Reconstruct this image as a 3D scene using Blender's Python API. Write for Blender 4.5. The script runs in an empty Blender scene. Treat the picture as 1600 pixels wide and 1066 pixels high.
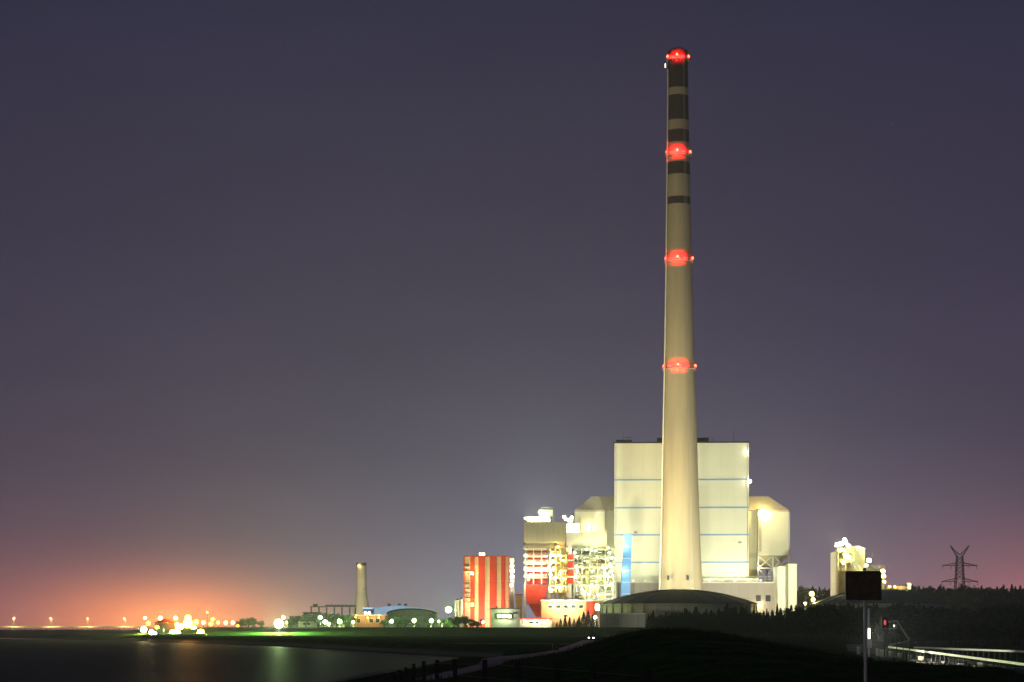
import bpy, math, random
from mathutils import Vector
R = math.radians
S = bpy.context.scene
COL = S.collection
F, HZ, H = 3300.0, 974.0, 6.0        # focal length in photo pixels, horizon row, eye height

# ------------------------------------------------------------------ camera
cam = bpy.data.cameras.new('camera'); co = bpy.data.objects.new('camera', cam); COL.objects.link(co)
co.location = (0, 0, H); co.rotation_euler = (R(90), 0, 0)
cam.sensor_width = 36; cam.lens = 36 * F / 1600
cam.shift_y = (HZ - 533) / 1600; cam.clip_end = 20000; cam.clip_start = 0.5
S.camera = co
S.view_settings.view_transform = 'Standard'; S.view_settings.look = 'None'
S.view_settings.exposure = 0; S.view_settings.gamma = 1
S.render.engine = 'CYCLES'
cy = S.cycles
cy.use_denoising = True; cy.use_light_tree = True
cy.max_bounces = 4; cy.diffuse_bounces = 2; cy.glossy_bounces = 2; cy.volume_bounces = 0
cy.transmission_bounces = 1; cy.transparent_max_bounces = 4
cy.sample_clamp_indirect = 2.0; cy.sample_clamp_direct = 0
cy.caustics_reflective = False; cy.caustics_refractive = False

# ------------------------------------------------------------------ night sky
W = bpy.data.worlds.new('World'); S.world = W; W.use_nodes = True
nt = W.node_tree; nt.nodes.clear()
def N(t, **k):
    n = nt.nodes.new(t)
    for a, b in k.items(): setattr(n, a, b)
    return n
def link(a, b): nt.links.new(a, b)
def M_(op, a, b=None, c=None):
    n = N('ShaderNodeMath', operation=op)
    for i, v in enumerate((a, b, c)):
        if v is None: continue
        if isinstance(v, (int, float)): n.inputs[i].default_value = v
        else: link(v, n.inputs[i])
    return n.outputs[0]
tc = N('ShaderNodeTexCoord'); sep = N('ShaderNodeSeparateXYZ'); link(tc.outputs['Generated'], sep.inputs[0])
az = M_('ARCTAN2', sep.outputs[0], sep.outputs[1])
rr = M_('SQRT', M_('ADD', M_('MULTIPLY', sep.outputs[0], sep.outputs[0]), M_('MULTIPLY', sep.outputs[1], sep.outputs[1])))
el = M_('MAXIMUM', M_('ARCTAN2', sep.outputs[2], rr), 0.0)
ramp = N('ShaderNodeValToRGB'); link(M_('MULTIPLY', el, 2.5), ramp.inputs[0])
cr = ramp.color_ramp
stops = [(0.0, (.120, .098, .130)), (.12, (.088, .070, .110)), (.3, (.060, .047, .086)), (.5, (.042, .034, .067)), (.73, (.025, .024, .055)), (1, (.011, .014, .046))]
cr.elements[0].position = 0; cr.elements[0].color = (*stops[0][1], 1)
cr.elements[1].position = 1; cr.elements[1].color = (*stops[-1][1], 1)
for p, c in stops[1:-1]:
    e = cr.elements.new(p); e.color = (*c, 1)
acc = ramp.outputs[0]
def glow(acc, a0, wa, we, col, pw=1.0):
    """town or plant light on the sky: an elliptical glow standing on the horizon"""
    da = M_('DIVIDE', M_('SUBTRACT', az, a0), wa); de = M_('DIVIDE', el, we)
    r2 = M_('ADD', M_('MULTIPLY', da, da), M_('MULTIPLY', de, de))
    if pw != 1.0: r2 = M_('POWER', r2, pw)
    g = M_('EXPONENT', M_('MULTIPLY', r2, -1.0))
    s = N('ShaderNodeVectorMath', operation='SCALE'); s.inputs[0].default_value = col; link(g, s.inputs['Scale'])
    d = N('ShaderNodeVectorMath', operation='ADD'); link(acc, d.inputs[0]); link(s.outputs[0], d.inputs[1])
    return d.outputs[0]
acc = glow(acc, -.21, .12, .034, (.27, .046, .030), .65)       # orange town light behind the harbour
acc = glow(acc, -.158, .045, .015, (1.8, .46, .03), .75)
acc = glow(acc, .05, .12, .055, (.24, .28, .36), .7)       # plant light
acc = glow(acc, .275, .07, .026, (.85, .19, .14), .6)         # pink light over the wood
# thin uneven cloud veil
ns = N('ShaderNodeTexNoise'); ns.inputs['Scale'].default_value = 6; ns.inputs['Detail'].default_value = 4
mp = N('ShaderNodeMapping'); mp.inputs['Scale'].default_value = (1, 1, 3.5); link(tc.outputs['Generated'], mp.inputs[0]); link(mp.outputs[0], ns.inputs[0])
sc_ = N('ShaderNodeVectorMath', operation='SCALE'); link(acc, sc_.inputs[0]); link(M_('MULTIPLY_ADD', ns.outputs[0], .34, .83), sc_.inputs['Scale'])
# faint stars
vo = N('ShaderNodeTexVoronoi', feature='DISTANCE_TO_EDGE' if False else 'F1'); vo.inputs['Scale'].default_value = 75; link(tc.outputs['Generated'], vo.inputs['Vector'])
st = M_('LESS_THAN', vo.outputs['Distance'], .032)
ss = N('ShaderNodeSeparateColor'); link(vo.outputs['Color'], ss.inputs[0])
st = M_('MULTIPLY', M_('MULTIPLY', st, M_('POWER', ss.outputs[0], 3.0)), .10)
sv = N('ShaderNodeVectorMath', operation='SCALE'); sv.inputs[0].default_value = (.8, .85, 1); link(st, sv.inputs['Scale'])
ad = N('ShaderNodeVectorMath', operation='ADD'); link(sc_.outputs[0], ad.inputs[0]); link(sv.outputs[0], ad.inputs[1])
sky = N('ShaderNodeTexSky', sky_type='NISHITA'); sky.sun_disc = False; sky.sun_elevation = R(-5); sky.sun_rotation = R(200); sky.air_density = 1; sky.dust_density = 2
s1 = N('ShaderNodeVectorMath', operation='SCALE'); link(sky.outputs[0], s1.inputs[0]); s1.inputs['Scale'].default_value = .05
ad2 = N('ShaderNodeVectorMath', operation='ADD'); link(ad.outputs[0], ad2.inputs[0]); link(s1.outputs[0], ad2.inputs[1])
bg = N('ShaderNodeBackground'); link(ad2.outputs[0], bg.inputs[0]); bg.inputs[1].default_value = 1.0
wo = N('ShaderNodeOutputWorld'); link(bg.outputs[0], wo.inputs[0])

# ------------------------------------------------------------------ weak sun lamp added behind the photographer, standing in for moonlight
ml = bpy.data.lights.new('moon_fill', 'SUN'); ml.energy = 0.10; ml.angle = R(.5); ml.color = (1, .95, .86)
mo = bpy.data.objects.new('moon_fill', ml); COL.objects.link(mo); mo.rotation_euler = (R(76), 0, R(-28))

# ------------------------------------------------------------------ helpers
def X(px, Y): return (px - 800.0) / F * Y
def Z(py, Y): return H + (HZ - py) / F * Y
rnd = random.Random(7)

MAT = {}
def mat(name, col, rough=.7, metal=0, var=.15, scale=.6, bump=0, spec=.3, emit=0, lines=None, streak=False):
    if name in MAT: return MAT[name]
    m = bpy.data.materials.new(name); m.use_nodes = True; t = m.node_tree; b = t.nodes['Principled BSDF']
    b.inputs['Roughness'].default_value = rough; b.inputs['Metallic'].default_value = metal
    b.inputs['Specular IOR Level'].default_value = spec
    if emit:
        b.inputs['Base Color'].default_value = (*col, 1)
        b.inputs['Emission Color'].default_value = (*col, 1); b.inputs['Emission Strength'].default_value = emit
    else:
        g = t.nodes.new('ShaderNodeNewGeometry'); n = t.nodes.new('ShaderNodeTexNoise'); n.inputs['Scale'].default_value = scale; n.inputs['Detail'].default_value = 5
        mpn = t.nodes.new('ShaderNodeMapping'); t.links.new(g.outputs['Position'], mpn.inputs[0]); t.links.new(mpn.outputs[0], n.inputs[0])
        if streak: mpn.inputs['Scale'].default_value = (1, 1, .12)
        r = t.nodes.new('ShaderNodeValToRGB'); t.links.new(n.outputs[0], r.inputs[0])
        r.color_ramp.elements[0].position = .3; r.color_ramp.elements[1].position = .7
        r.color_ramp.elements[0].color = (*[c * (1 - var) for c in col], 1); r.color_ramp.elements[1].color = (*[min(1, c * (1 + var)) for c in col], 1)
        out = r.outputs[0]
        if lines:                         # panel joints: (spacing x, spacing z, depth)
            sp = t.nodes.new('ShaderNodeSeparateXYZ'); t.links.new(g.outputs['Position'], sp.inputs[0])
            def mm(op, a, bb):
                q = t.nodes.new('ShaderNodeMath'); q.operation = op
                for i, v in enumerate((a, bb)):
                    if isinstance(v, (int, float)): q.inputs[i].default_value = v
                    else: t.links.new(v, q.inputs[i])
                return q.outputs[0]
            def seam(o, d, w):
                return mm('LESS_THAN', mm('PINGPONG', o, d / 2), w)
            s = mm('MAXIMUM', seam(mm('ADD', sp.outputs[0], sp.outputs[1]), lines[0], lines[0] * .03), seam(sp.outputs[2], lines[1], lines[1] * .03))
            mx = t.nodes.new('ShaderNodeMix'); mx.data_type = 'RGBA'; t.links.new(mm('MULTIPLY', s, lines[2]), mx.inputs[0])
            t.links.new(out, mx.inputs[6]); mx.inputs[7].default_value = (*[c * .35 for c in col], 1); out = mx.outputs[2]
        t.links.new(out, b.inputs['Base Color'])
        if bump:
            bn = t.nodes.new('ShaderNodeTexNoise'); bn.inputs['Scale'].default_value = scale * 4; bn.inputs['Detail'].default_value = 6
            t.links.new(g.outputs['Position'], bn.inputs[0])
            bp = t.nodes.new('ShaderNodeBump'); bp.inputs['Strength'].default_value = bump; bp.inputs['Distance'].default_value = .3
            t.links.new(bn.outputs[0], bp.inputs['Height']); t.links.new(bp.outputs[0], b.inputs['Normal'])
    MAT[name] = m; return m

CLAD = mat('pale_cladding', (.78, .765, .60), .55, var=.07, scale=.05, lines=(6, 5.2, .09), streak=True)
CLADG = mat('grey_cladding', (.50, .49, .36), .6, var=.08, scale=.1, lines=(2.4, 40, .35), streak=True)
CLADB = mat('beige_cladding', (.55, .48, .38), .6, var=.08, scale=.1, lines=(3, 6, .25), streak=True)
CLADW = mat('low_building_cladding', (.34, .30, .27), .6, var=.08, scale=.1, lines=(4, 9, .25), streak=True)
BLUE = mat('blue_paint', (.10, .28, .62), .45, var=.08)
BLUEB = mat('band_blue_paint', (.22, .38, .62), .5)
BLUEL = mat('pale_blue_roof', (.40, .56, .80), .5, var=.1)
RED = mat('red_paint', (.58, .032, .015), .5, var=.12, scale=.4, lines=(1.2, 8, .2))
STRIPE = mat('beige_stripe', (.62, .42, .26), .5, var=.08, lines=(1.2, 8, .2))
CONC = mat('concrete', (.42, .36, .25), .85, var=.1, scale=.25, bump=.3)
STEEL = mat('galvanised_steel', (.55, .56, .54), .45, .5, var=.1, scale=2)
WSTEEL = mat('white_painted_steel', (.72, .70, .58), .5, var=.08)
MIXS = mat('grey_green_steel', (.30, .32, .24), .55, var=.5, scale=.15)
YSTEEL = mat('yellow_painted_steel', (.70, .55, .2), .5, var=.08)
DARK = mat('dark_metal', (.03, .03, .032), .6, var=.2)
DSTEEL = mat('dark_weathered_steel', (.07, .065, .06), .6, .3, var=.2)
DOME = mat('dark_dome_roof', (.035, .037, .042), .55, var=.2, scale=.15)
TANK = mat('tank_wall', (.34, .36, .30), .6, var=.08, lines=(5, 5.2, .3))
GREYW = mat('grey_render', (.30, .31, .28), .8, var=.08, lines=(8, 20, .3))
PEACH = mat('peach_render', (.60, .34, .20), .8, var=.08, lines=(5, 50, .25))
ROOFD = mat('dark_roofing', (.06, .06, .065), .8)
GLASSW = mat('window_glass', (.03, .04, .05), .1, spec=.6)
WOOD = mat('weathered_wood', (.03, .024, .018), .85, var=.3, scale=6)
BARK = mat('bark', (.045, .032, .022), .9, var=.3, scale=3)
PINE = mat('pine_foliage', (.024, .036, .020), .8, var=.45, scale=1.2)
LEAF = mat('lit_leaf_foliage', (.070, .140, .030), .75, var=.45, scale=.9)  # paler copy, foliage colour raised for trees under the lamps
DLEAF = mat('unlit_leaf_foliage', (.028, .042, .024), .8, var=.45, scale=.9)  # dark copy of the same foliage, shade put into the colour
GRASSB = mat('grass_blades', (.022, .028, .010), .8, var=.45, scale=2)
SIGNB = mat('rusty_sign_back', (.12, .080, .042), .65, var=.35, scale=7)
CARP = mat('car_paint', (.02, .02, .025), .3, spec=.5)
TYRE = mat('tyre_rubber', (.02, .02, .02), .8)
PAVE = mat('reddish_paving', (.42, .26, .22), .85, var=.2, scale=1.5)
ASPH = mat('asphalt', (.05, .05, .052), .85, var=.2, scale=1.5)
CONT = mat('teal_container_paint', (.08, .35, .30), .5, lines=(.6, 30, .4))
E_W = mat('bloom_lens_white', (1, .95, .62), emit=2.6)  # lens tints below chosen to imitate bloom round the white-hot bulbs
E_Y = mat('bloom_lens_warm', (1, .70, .16), emit=1.9)
E_O = mat('bloom_lens_orange', (1, .32, .03), emit=1.8)
E_G = mat('bloom_lens_greenish', (.62, 1, .34), emit=1.5)
E_R = mat('lens_red', (1, .12, .05), emit=9)
LENS = {'w': E_W, 'y': E_Y, 'o': E_O, 'g': E_G, 'r': E_R}
LCOL = {'w': (1, .95, .72), 'y': (1, .76, .27), 'o': (1, .36, .04), 'g': (.66, 1, .38), 'r': (1, .006, .006)}

class MB:
    def __init__(s): s.v = []; s.f = []
    def add(s, vs, fs):
        o = len(s.v); s.v += [tuple(q) for q in vs]; s.f += [tuple(i + o for i in f) for f in fs]; return s
    def box(s, x0, x1, y0, y1, z0, z1):
        return s.add([(x0, y0, z0), (x1, y0, z0), (x1, y1, z0), (x0, y1, z0), (x0, y0, z1), (x1, y0, z1), (x1, y1, z1), (x0, y1, z1)],
                     [(3, 2, 1, 0), (4, 5, 6, 7), (0, 1, 5, 4), (1, 2, 6, 5), (2, 3, 7, 6), (3, 0, 4, 7)])
    def bbox(s, cx, cy_, cz, sx, sy, sz): return s.box(cx - sx / 2, cx + sx / 2, cy_ - sy / 2, cy_ + sy / 2, cz - sz / 2, cz + sz / 2)
    def prism(s, pts, y0, y1):           # polygon in XZ, extruded along Y
        n = len(pts); vs = [(x, y0, z) for x, z in pts] + [(x, y1, z) for x, z in pts]
        fs = [tuple(range(n)), tuple(range(2 * n - 1, n - 1, -1))] + [(i, i + n, (i + 1) % n + n, (i + 1) % n) for i in range(n)]
        return s.add(vs, fs)
    def bar(s, a, b, w, w2=None):        # square bar from a to b
        a = Vector(a); b = Vector(b); d = (b - a).normalized(); up = Vector((0, 0, 1)) if abs(d.z) < .9 else Vector((1, 0, 0))
        u = d.cross(up).normalized(); v = d.cross(u).normalized(); w2 = w if w2 is None else w2
        vs = []
        for p, q in ((a, w / 2), (b, w2 / 2)):
            for i, j in ((-1, -1), (1, -1), (1, 1), (-1, 1)): vs.append(p + u * q * i + v * q * j)
        return s.add(vs, [(0, 1, 2, 3), (7, 6, 5, 4), (0, 4, 5, 1), (1, 5, 6, 2), (2, 6, 7, 3), (3, 7, 4, 0)])
    def tube(s, a, b, r, r2=None, n=10, cap=True):
        a = Vector(a); b = Vector(b); d = (b - a).normalized(); up = Vector((0, 0, 1)) if abs(d.z) < .9 else Vector((1, 0, 0))
        u = d.cross(up).normalized(); v = d.cross(u).normalized(); r2 = r if r2 is None else r2
        vs = [p + (u * math.cos(t) + v * math.sin(t)) * q for p, q in ((a, r), (b, r2)) for t in [2 * math.pi * i / n for i in range(n)]]
        fs = [(i, (i + 1) % n, (i + 1) % n + n, i + n) for i in range(n)]
        if cap: fs += [tuple(range(n - 1, -1, -1)), tuple(range(n, 2 * n))]
        return s.add(vs, fs)
    def lathe(s, cx, cy_, prof, n=32, ax=None):   # prof: list of (r, z); ax(z) gives an x offset
        vs = []; k = len(prof)
        for r, z in prof:
            ox = ax(z) if ax else 0
            for i in range(n):
                t = 2 * math.pi * i / n; vs.append((cx + ox + r * math.cos(t), cy_ + r * math.sin(t), z))
        fs = [(j * n + i, j * n + (i + 1) % n, (j + 1) * n + (i + 1) % n, (j + 1) * n + i) for j in range(k - 1) for i in range(n)]
        fs.append(tuple(range(n - 1, -1, -1))); fs.append(tuple(range((k - 1) * n, k * n)))
        return s.add(vs, fs)
    def build(s, name, m, parent=None, smooth=False):
        off = Vector(parent_world(parent)) if parent else Vector((0, 0, 0))
        org = Vector((0, 0, 0))
        if parent is None and s.v:
            xs = [q[0] for q in s.v]; ys = [q[1] for q in s.v]; zs = [q[2] for q in s.v]
            org = Vector(((min(xs) + max(xs)) / 2, (min(ys) + max(ys)) / 2, min(zs)))
        me = bpy.data.meshes.new(name); me.from_pydata([(q[0] - off.x - org.x, q[1] - off.y - org.y, q[2] - off.z - org.z) for q in s.v], [], s.f); me.update()
        me.materials.append(m)
        if smooth:
            for p in me.polygons: p.use_smooth = True
            try: me.set_sharp_from_angle(angle=R(40))
            except Exception: pass
        o = bpy.data.objects.new(name, me); COL.objects.link(o); o.location = org
        if parent: o.parent = parent
        return o
def parent_world(o):
    l = Vector(o.location)
    while o.parent: o = o.parent; l += Vector(o.location)
    return l
def tag(o, label, cat, group=None, kind=None):
    if label: o['label'] = label
    if cat: o['category'] = cat
    if group: o['group'] = group
    if kind: o['kind'] = kind
    return o
def thing(name, label, cat, loc, group=None):
    o = bpy.data.objects.new(name, None); COL.objects.link(o); o.location = loc; o.empty_display_size = .1
    return tag(o, label, cat, group)
def structure(o): o['kind'] = 'structure'; return o
def light(parent, loc, kind, power, size=.3, aim=None, cone=120, blend=.6):
    l = bpy.data.lights.new('bulb', 'SPOT' if aim is not None else 'POINT')
    l.energy = power; l.color = LCOL[kind] if isinstance(kind, str) else kind; l.shadow_soft_size = size
    o = bpy.data.objects.new('bulb', l); COL.objects.link(o); o.parent = parent
    o.location = Vector(loc) - parent_world(parent)
    if aim is not None:
        l.spot_size = R(cone); l.spot_blend = blend
        o.rotation_euler = (Vector(aim) - Vector(loc)).to_track_quat('-Z', 'Y').to_euler()
    return o
HALO, HALO_R = 8e4, 1.6e4
def halo(parent, loc, kind, power, up=24):
    """an added spot tilted up towards the camera so the haze round a lamp glows"""
    x, y, z = loc
    l = light(parent, (x, y, z), kind, power, .3, (x * .2, y - 200, z + 200 * math.tan(R(up))), 58 if up > 15 else 80, 1)
    return l
def lamp_part(parent, loc, kind='w', power=900, w=.8, h=.5):
    """a bulkhead or flood lamp fixed to its building: housing (part) > lens (sub-part) and its light"""
    x, y, z = loc
    h_ = MB().box(x - w / 2 - .06, x + w / 2 + .06, y, y + .35, z - h / 2 - .06, z + h / 2 + .06).build('lamp', DARK, parent)
    MB().box(x - w / 2, x + w / 2, y - .06, y - .004, z - h / 2, z + h / 2).build('lens', LENS[kind], h_)
    light(h_, (x, y - .6, z), kind, power, .12 + .14 * w)
    return h_

# ------------------------------------------------------------------ terrain
def lerp(pts, t):
    if t <= pts[0][0]: return pts[0][1]
    for (a, b), (c, d) in zip(pts, pts[1:]):
        if t <= c: return b + (d - b) * (t - a) / (c - a)
    return pts[-1][1]
def sm(a, b, t):
    t = max(0, min(1, (t - a) / (b - a))); return t * t * (3 - 2 * t)
FAR = [(-900, 1500), (-400, 1080), (-209, 861), (-138, 733), (-91, 639), (-62, 566), (-33.5, 470), (-12, 400), (-1, 370)]
NEAR = [(-60, -62), (0, -55), (60, -38), (100, -27), (140, -20), (180, -12.5), (200, -10.5), (250, -7), (300, -4), (373, -1)]
def ground(x, y):
    dfar = (y - lerp(FAR, x)) * .4 if x < -1 else 30 + (x + 1)
    dn = x - lerp(NEAR, y) if y < 373 else (x + 1 if x > -1 else -99)
    d = max(dfar, dn)
    if d < 0:
        z = .10 if d < -9 else (-.35 if d < -.8 else -.05)      # mudflat with a channel along its edge
        if d < -9: z = .10 + .05 * math.sin(x * .11) * math.sin(y * .07)
        elif d < -7.5: z = -.35 + .45 * (-7.5 - d) / 1.5
    else: z = min(1.6, .02 + .16 * d)
    # far mud and sea to the left
    seaward = sm(-118, -150, x - max(0, y - 820) * -.0 - 0) if y > 815 else 0
    plain = 1.6
    if y > 640:
        # dike
        t = 0
        if y > 758: t = min(1, (y - 758) / 30)
        dike = t * (4.45 - 1.6)
        if y > 806: dike -= sm(806, 824, y) * (4.45 - 3.0)
        fade = sm(-175, -112, x)
        z = max(z, 1.6 * min(1, max(0, d) / 10)) + dike * fade if d > 0 else z
        if fade < 1 and d > 0:
            low = .30 if y > 830 else 1.6
            z = z * fade + (1 - fade) * min(z, lerp([(700, 1.5), (800, 1.7), (832, 1.5), (850, .3)], y))
        if x < -175 and y > 835:
            z = min(z, lerp([(835, .3), (1900, .3), (2200, -.6)], y + max(0, (x + 320)) * 0))
        elif x < -110 and y > 860:
            k = sm(-175 - (y - 860) * .35, -112 - (y - 860) * .35, x)
            z = 3.0 * k + (1 - k) * lerp([(860, .3), (1900, .3), (2300, -.6)], y)
    if y >= 860 and x > -110: z = 3.0
    # wooded rise to the right and behind
    if y > 1120: z += 9.0 * sm(1120, 1300, y) * sm(40, 130, x)
    # near earth mound
    if 60 < y < 700:
        g = math.exp(-((x - 13.5) / 13.5) ** 2) if x > 13.5 else math.exp(-(abs(x - 13.5) / 9.5) ** 2.0)
        ly = math.exp(-((y - 185) / 62) ** 2)
        z = max(z, 0) + 3.9 * g * ly * (1 if d > 0 else 0) * sm(0, 8, d)
        # shallow spoil heaps on the right
        z += .9 * math.exp(-((x - 34) / 9) ** 2 - ((y - 150) / 30) ** 2)
    # bank the photographer stands on
    nb = lerp([(-60, 4.4), (28, 4.4), (35, 4.15), (54, 3.9), (70, 3.6), (90, 2.6), (112, 0)], y)
    if y < 112 and nb > z and d > -2: z = z + (nb - z) * sm(0, 14, d + 2)
    if d > 1 and y < 700: z += .07 * math.sin(x * 1.3 + y * .21) * math.sin(x * .37 - y * .5)
    return z
def terrain():
    ys = []; y = -60.0
    while y < 4000:
        ys.append(y); y += max(2.0, min(200, abs(y) * .011)) if y < 900 else (20 if y < 2400 else 400)
    us = [-1 + 2 * i / 420 for i in range(421)]
    vs = []; fs = []
    for y in ys:
        wd = 70 + max(0, y) * .40
        if y > 2400: wd = 1000 + (y - 2400) * 1.2
        for u in us: x = u * wd; vs.append((x, y, ground(x, y)))
    n = len(us)
    for j in range(len(ys) - 1):
        for i in range(n - 1): fs.append((j * n + i, j * n + i + 1, (j + 1) * n + i + 1, (j + 1) * n + i))
    m = bpy.data.materials.new('grass_and_mud'); m.use_nodes = True; t = m.node_tree; b = t.nodes['Principled BSDF']
    g = t.nodes.new('ShaderNodeNewGeometry'); sp = t.nodes.new('ShaderNodeSeparateXYZ'); t.links.new(g.outputs['Position'], sp.inputs[0])
    n1 = t.nodes.new('ShaderNodeTexNoise'); n1.inputs['Scale'].default_value = .35; n1.inputs['Detail'].default_value = 8; t.links.new(g.outputs['Position'], n1.inputs[0])
    r1 = t.nodes.new('ShaderNodeValToRGB'); t.links.new(n1.outputs[0], r1.inputs[0])
    r1.color_ramp.elements[0].color = (.006, .016, .003, 1); r1.color_ramp.elements[1].color = (.036, .095, .014, 1)
    r1.color_ramp.elements[0].position = .3; r1.color_ramp.elements[1].position = .75
    r2 = t.nodes.new('ShaderNodeValToRGB'); t.links.new(n1.outputs[0], r2.inputs[0])
    r2.color_ramp.elements[0].color = (.009, .007, .008, 1); r2.color_ramp.elements[1].color = (.020, .016, .018, 1)
    mr = t.nodes.new('ShaderNodeMapRange'); mr.inputs[1].default_value = .45; mr.inputs[2].default_value = .9; t.links.new(sp.outputs[2], mr.inputs[0])
    mx = t.nodes.new('ShaderNodeMix'); mx.data_type = 'RGBA'; t.links.new(mr.outputs[0], mx.inputs[0]); t.links.new(r2.outputs[0], mx.inputs[6]); t.links.new(r1.outputs[0], mx.inputs[7])
    t.links.new(mx.outputs[2], b.inputs['Base Color'])
    mr2 = t.nodes.new('ShaderNodeMapRange'); mr2.inputs[1].default_value = .45; mr2.inputs[2].default_value = .9; mr2.inputs[3].default_value = .57; mr2.inputs[4].default_value = .95
    t.links.new(sp.outputs[2], mr2.inputs[0]); t.links.new(mr2.outputs[0], b.inputs['Roughness'])
    mr3 = t.nodes.new('ShaderNodeMapRange'); mr3.inputs[1].default_value = .45; mr3.inputs[2].default_value = .9; mr3.inputs[3].default_value = .10; mr3.inputs[4].default_value = 0
    t.links.new(sp.outputs[2], mr3.inputs[0]); t.links.new(mr3.outputs[0], b.inputs['Specular IOR Level'])
    bp = t.nodes.new('ShaderNodeBump'); bp.inputs['Strength'].default_value = .6; bp.inputs['Distance'].default_value = .5
    t.links.new(n1.outputs[0], bp.inputs['Height']); t.links.new(bp.outputs[0], b.inputs['Normal'])
    mb = MB(); mb.v = vs; mb.f = fs
    structure(mb.build('ground', m, None, True))
terrain()

def water():
    m = bpy.data.materials.new('calm_water'); m.use_nodes = True; t = m.node_tree; b = t.nodes['Principled BSDF']
    b.inputs['Base Color'].default_value = (.012, .012, .016, 1); b.inputs['Roughness'].default_value = .07; b.inputs['Specular IOR Level'].default_value = .5
    g = t.nodes.new('ShaderNodeNewGeometry'); n = t.nodes.new('ShaderNodeTexNoise'); n.inputs['Scale'].default_value = .8; n.inputs['Detail'].default_value = 4
    t.links.new(g.outputs['Position'], n.inputs[0]); bp = t.nodes.new('ShaderNodeBump'); bp.inputs['Strength'].default_value = .12; bp.inputs['Distance'].default_value = .05
    t.links.new(n.outputs[0], bp.inputs['Height']); t.links.new(bp.outputs[0], b.inputs['Normal'])
    MB().add([(-5500, -55, 0), (5500, -55, 0), (5500, 4000, 0), (-5500, 4000, 0)], [(0, 1, 2, 3)])
    mb = MB(); mb.add([(-5500, -55, 0), (5500, -55, 0), (5500, 4000, 0), (-5500, 4000, 0)], [(0, 1, 2, 3)])
    structure(mb.build('water', m))
water()

def ribbon(name, pts, w, m, lift=.03):
    mb = MB(); L = []
    dense = []
    for (a, b), (c, d) in zip(pts, pts[1:]):
        k = max(2, int(math.hypot(c - a, d - b) / 3))
        dense += [(a + (c - a) * i / k, b + (d - b) * i / k) for i in range(k)]
    dense.append(pts[-1])
    for i, (x, y) in enumerate(dense):
        x2, y2 = dense[min(i + 1, len(dense) - 1)]; x1, y1 = dense[max(i - 1, 0)]
        dx, dy = x2 - x1, y2 - y1; l = math.hypot(dx, dy); nx, ny = -dy / l, dx / l
        for s in range(-2, 3):
            xx, yy = x + nx * w / 4 * s, y + ny * w / 4 * s
            L.append((xx, yy, max(ground(xx, yy), ground(x, y)) + lift))
    mb.v = L; mb.f = [(j * 5 + i, j * 5 + i + 1, (j + 1) * 5 + i + 1, (j + 1) * 5 + i) for j in range(len(dense) - 1) for i in range(4)]
    return structure(mb.build(name, m))
ribbon('path', [(-7.5, 200), (-2.5, 230), (3.5, 275), (8, 320), (13, 400), (20.5, 535)], 5.0, PAVE, .12)
ribbon('side_path', [(-14, 446), (0, 443), (12, 441)], 5.0, PAVE, .10)
ribbon('road', [(28, 60), (38, 150), (50, 250), (56, 330), (70, 420), (110, 520), (200, 600)], 7.0, ASPH, .12)
ribbon('dike_path', [(-150, 752), (-90, 752), (0, 752), (150, 752), (300, 752)], 3.0, ASPH, .10)

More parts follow.
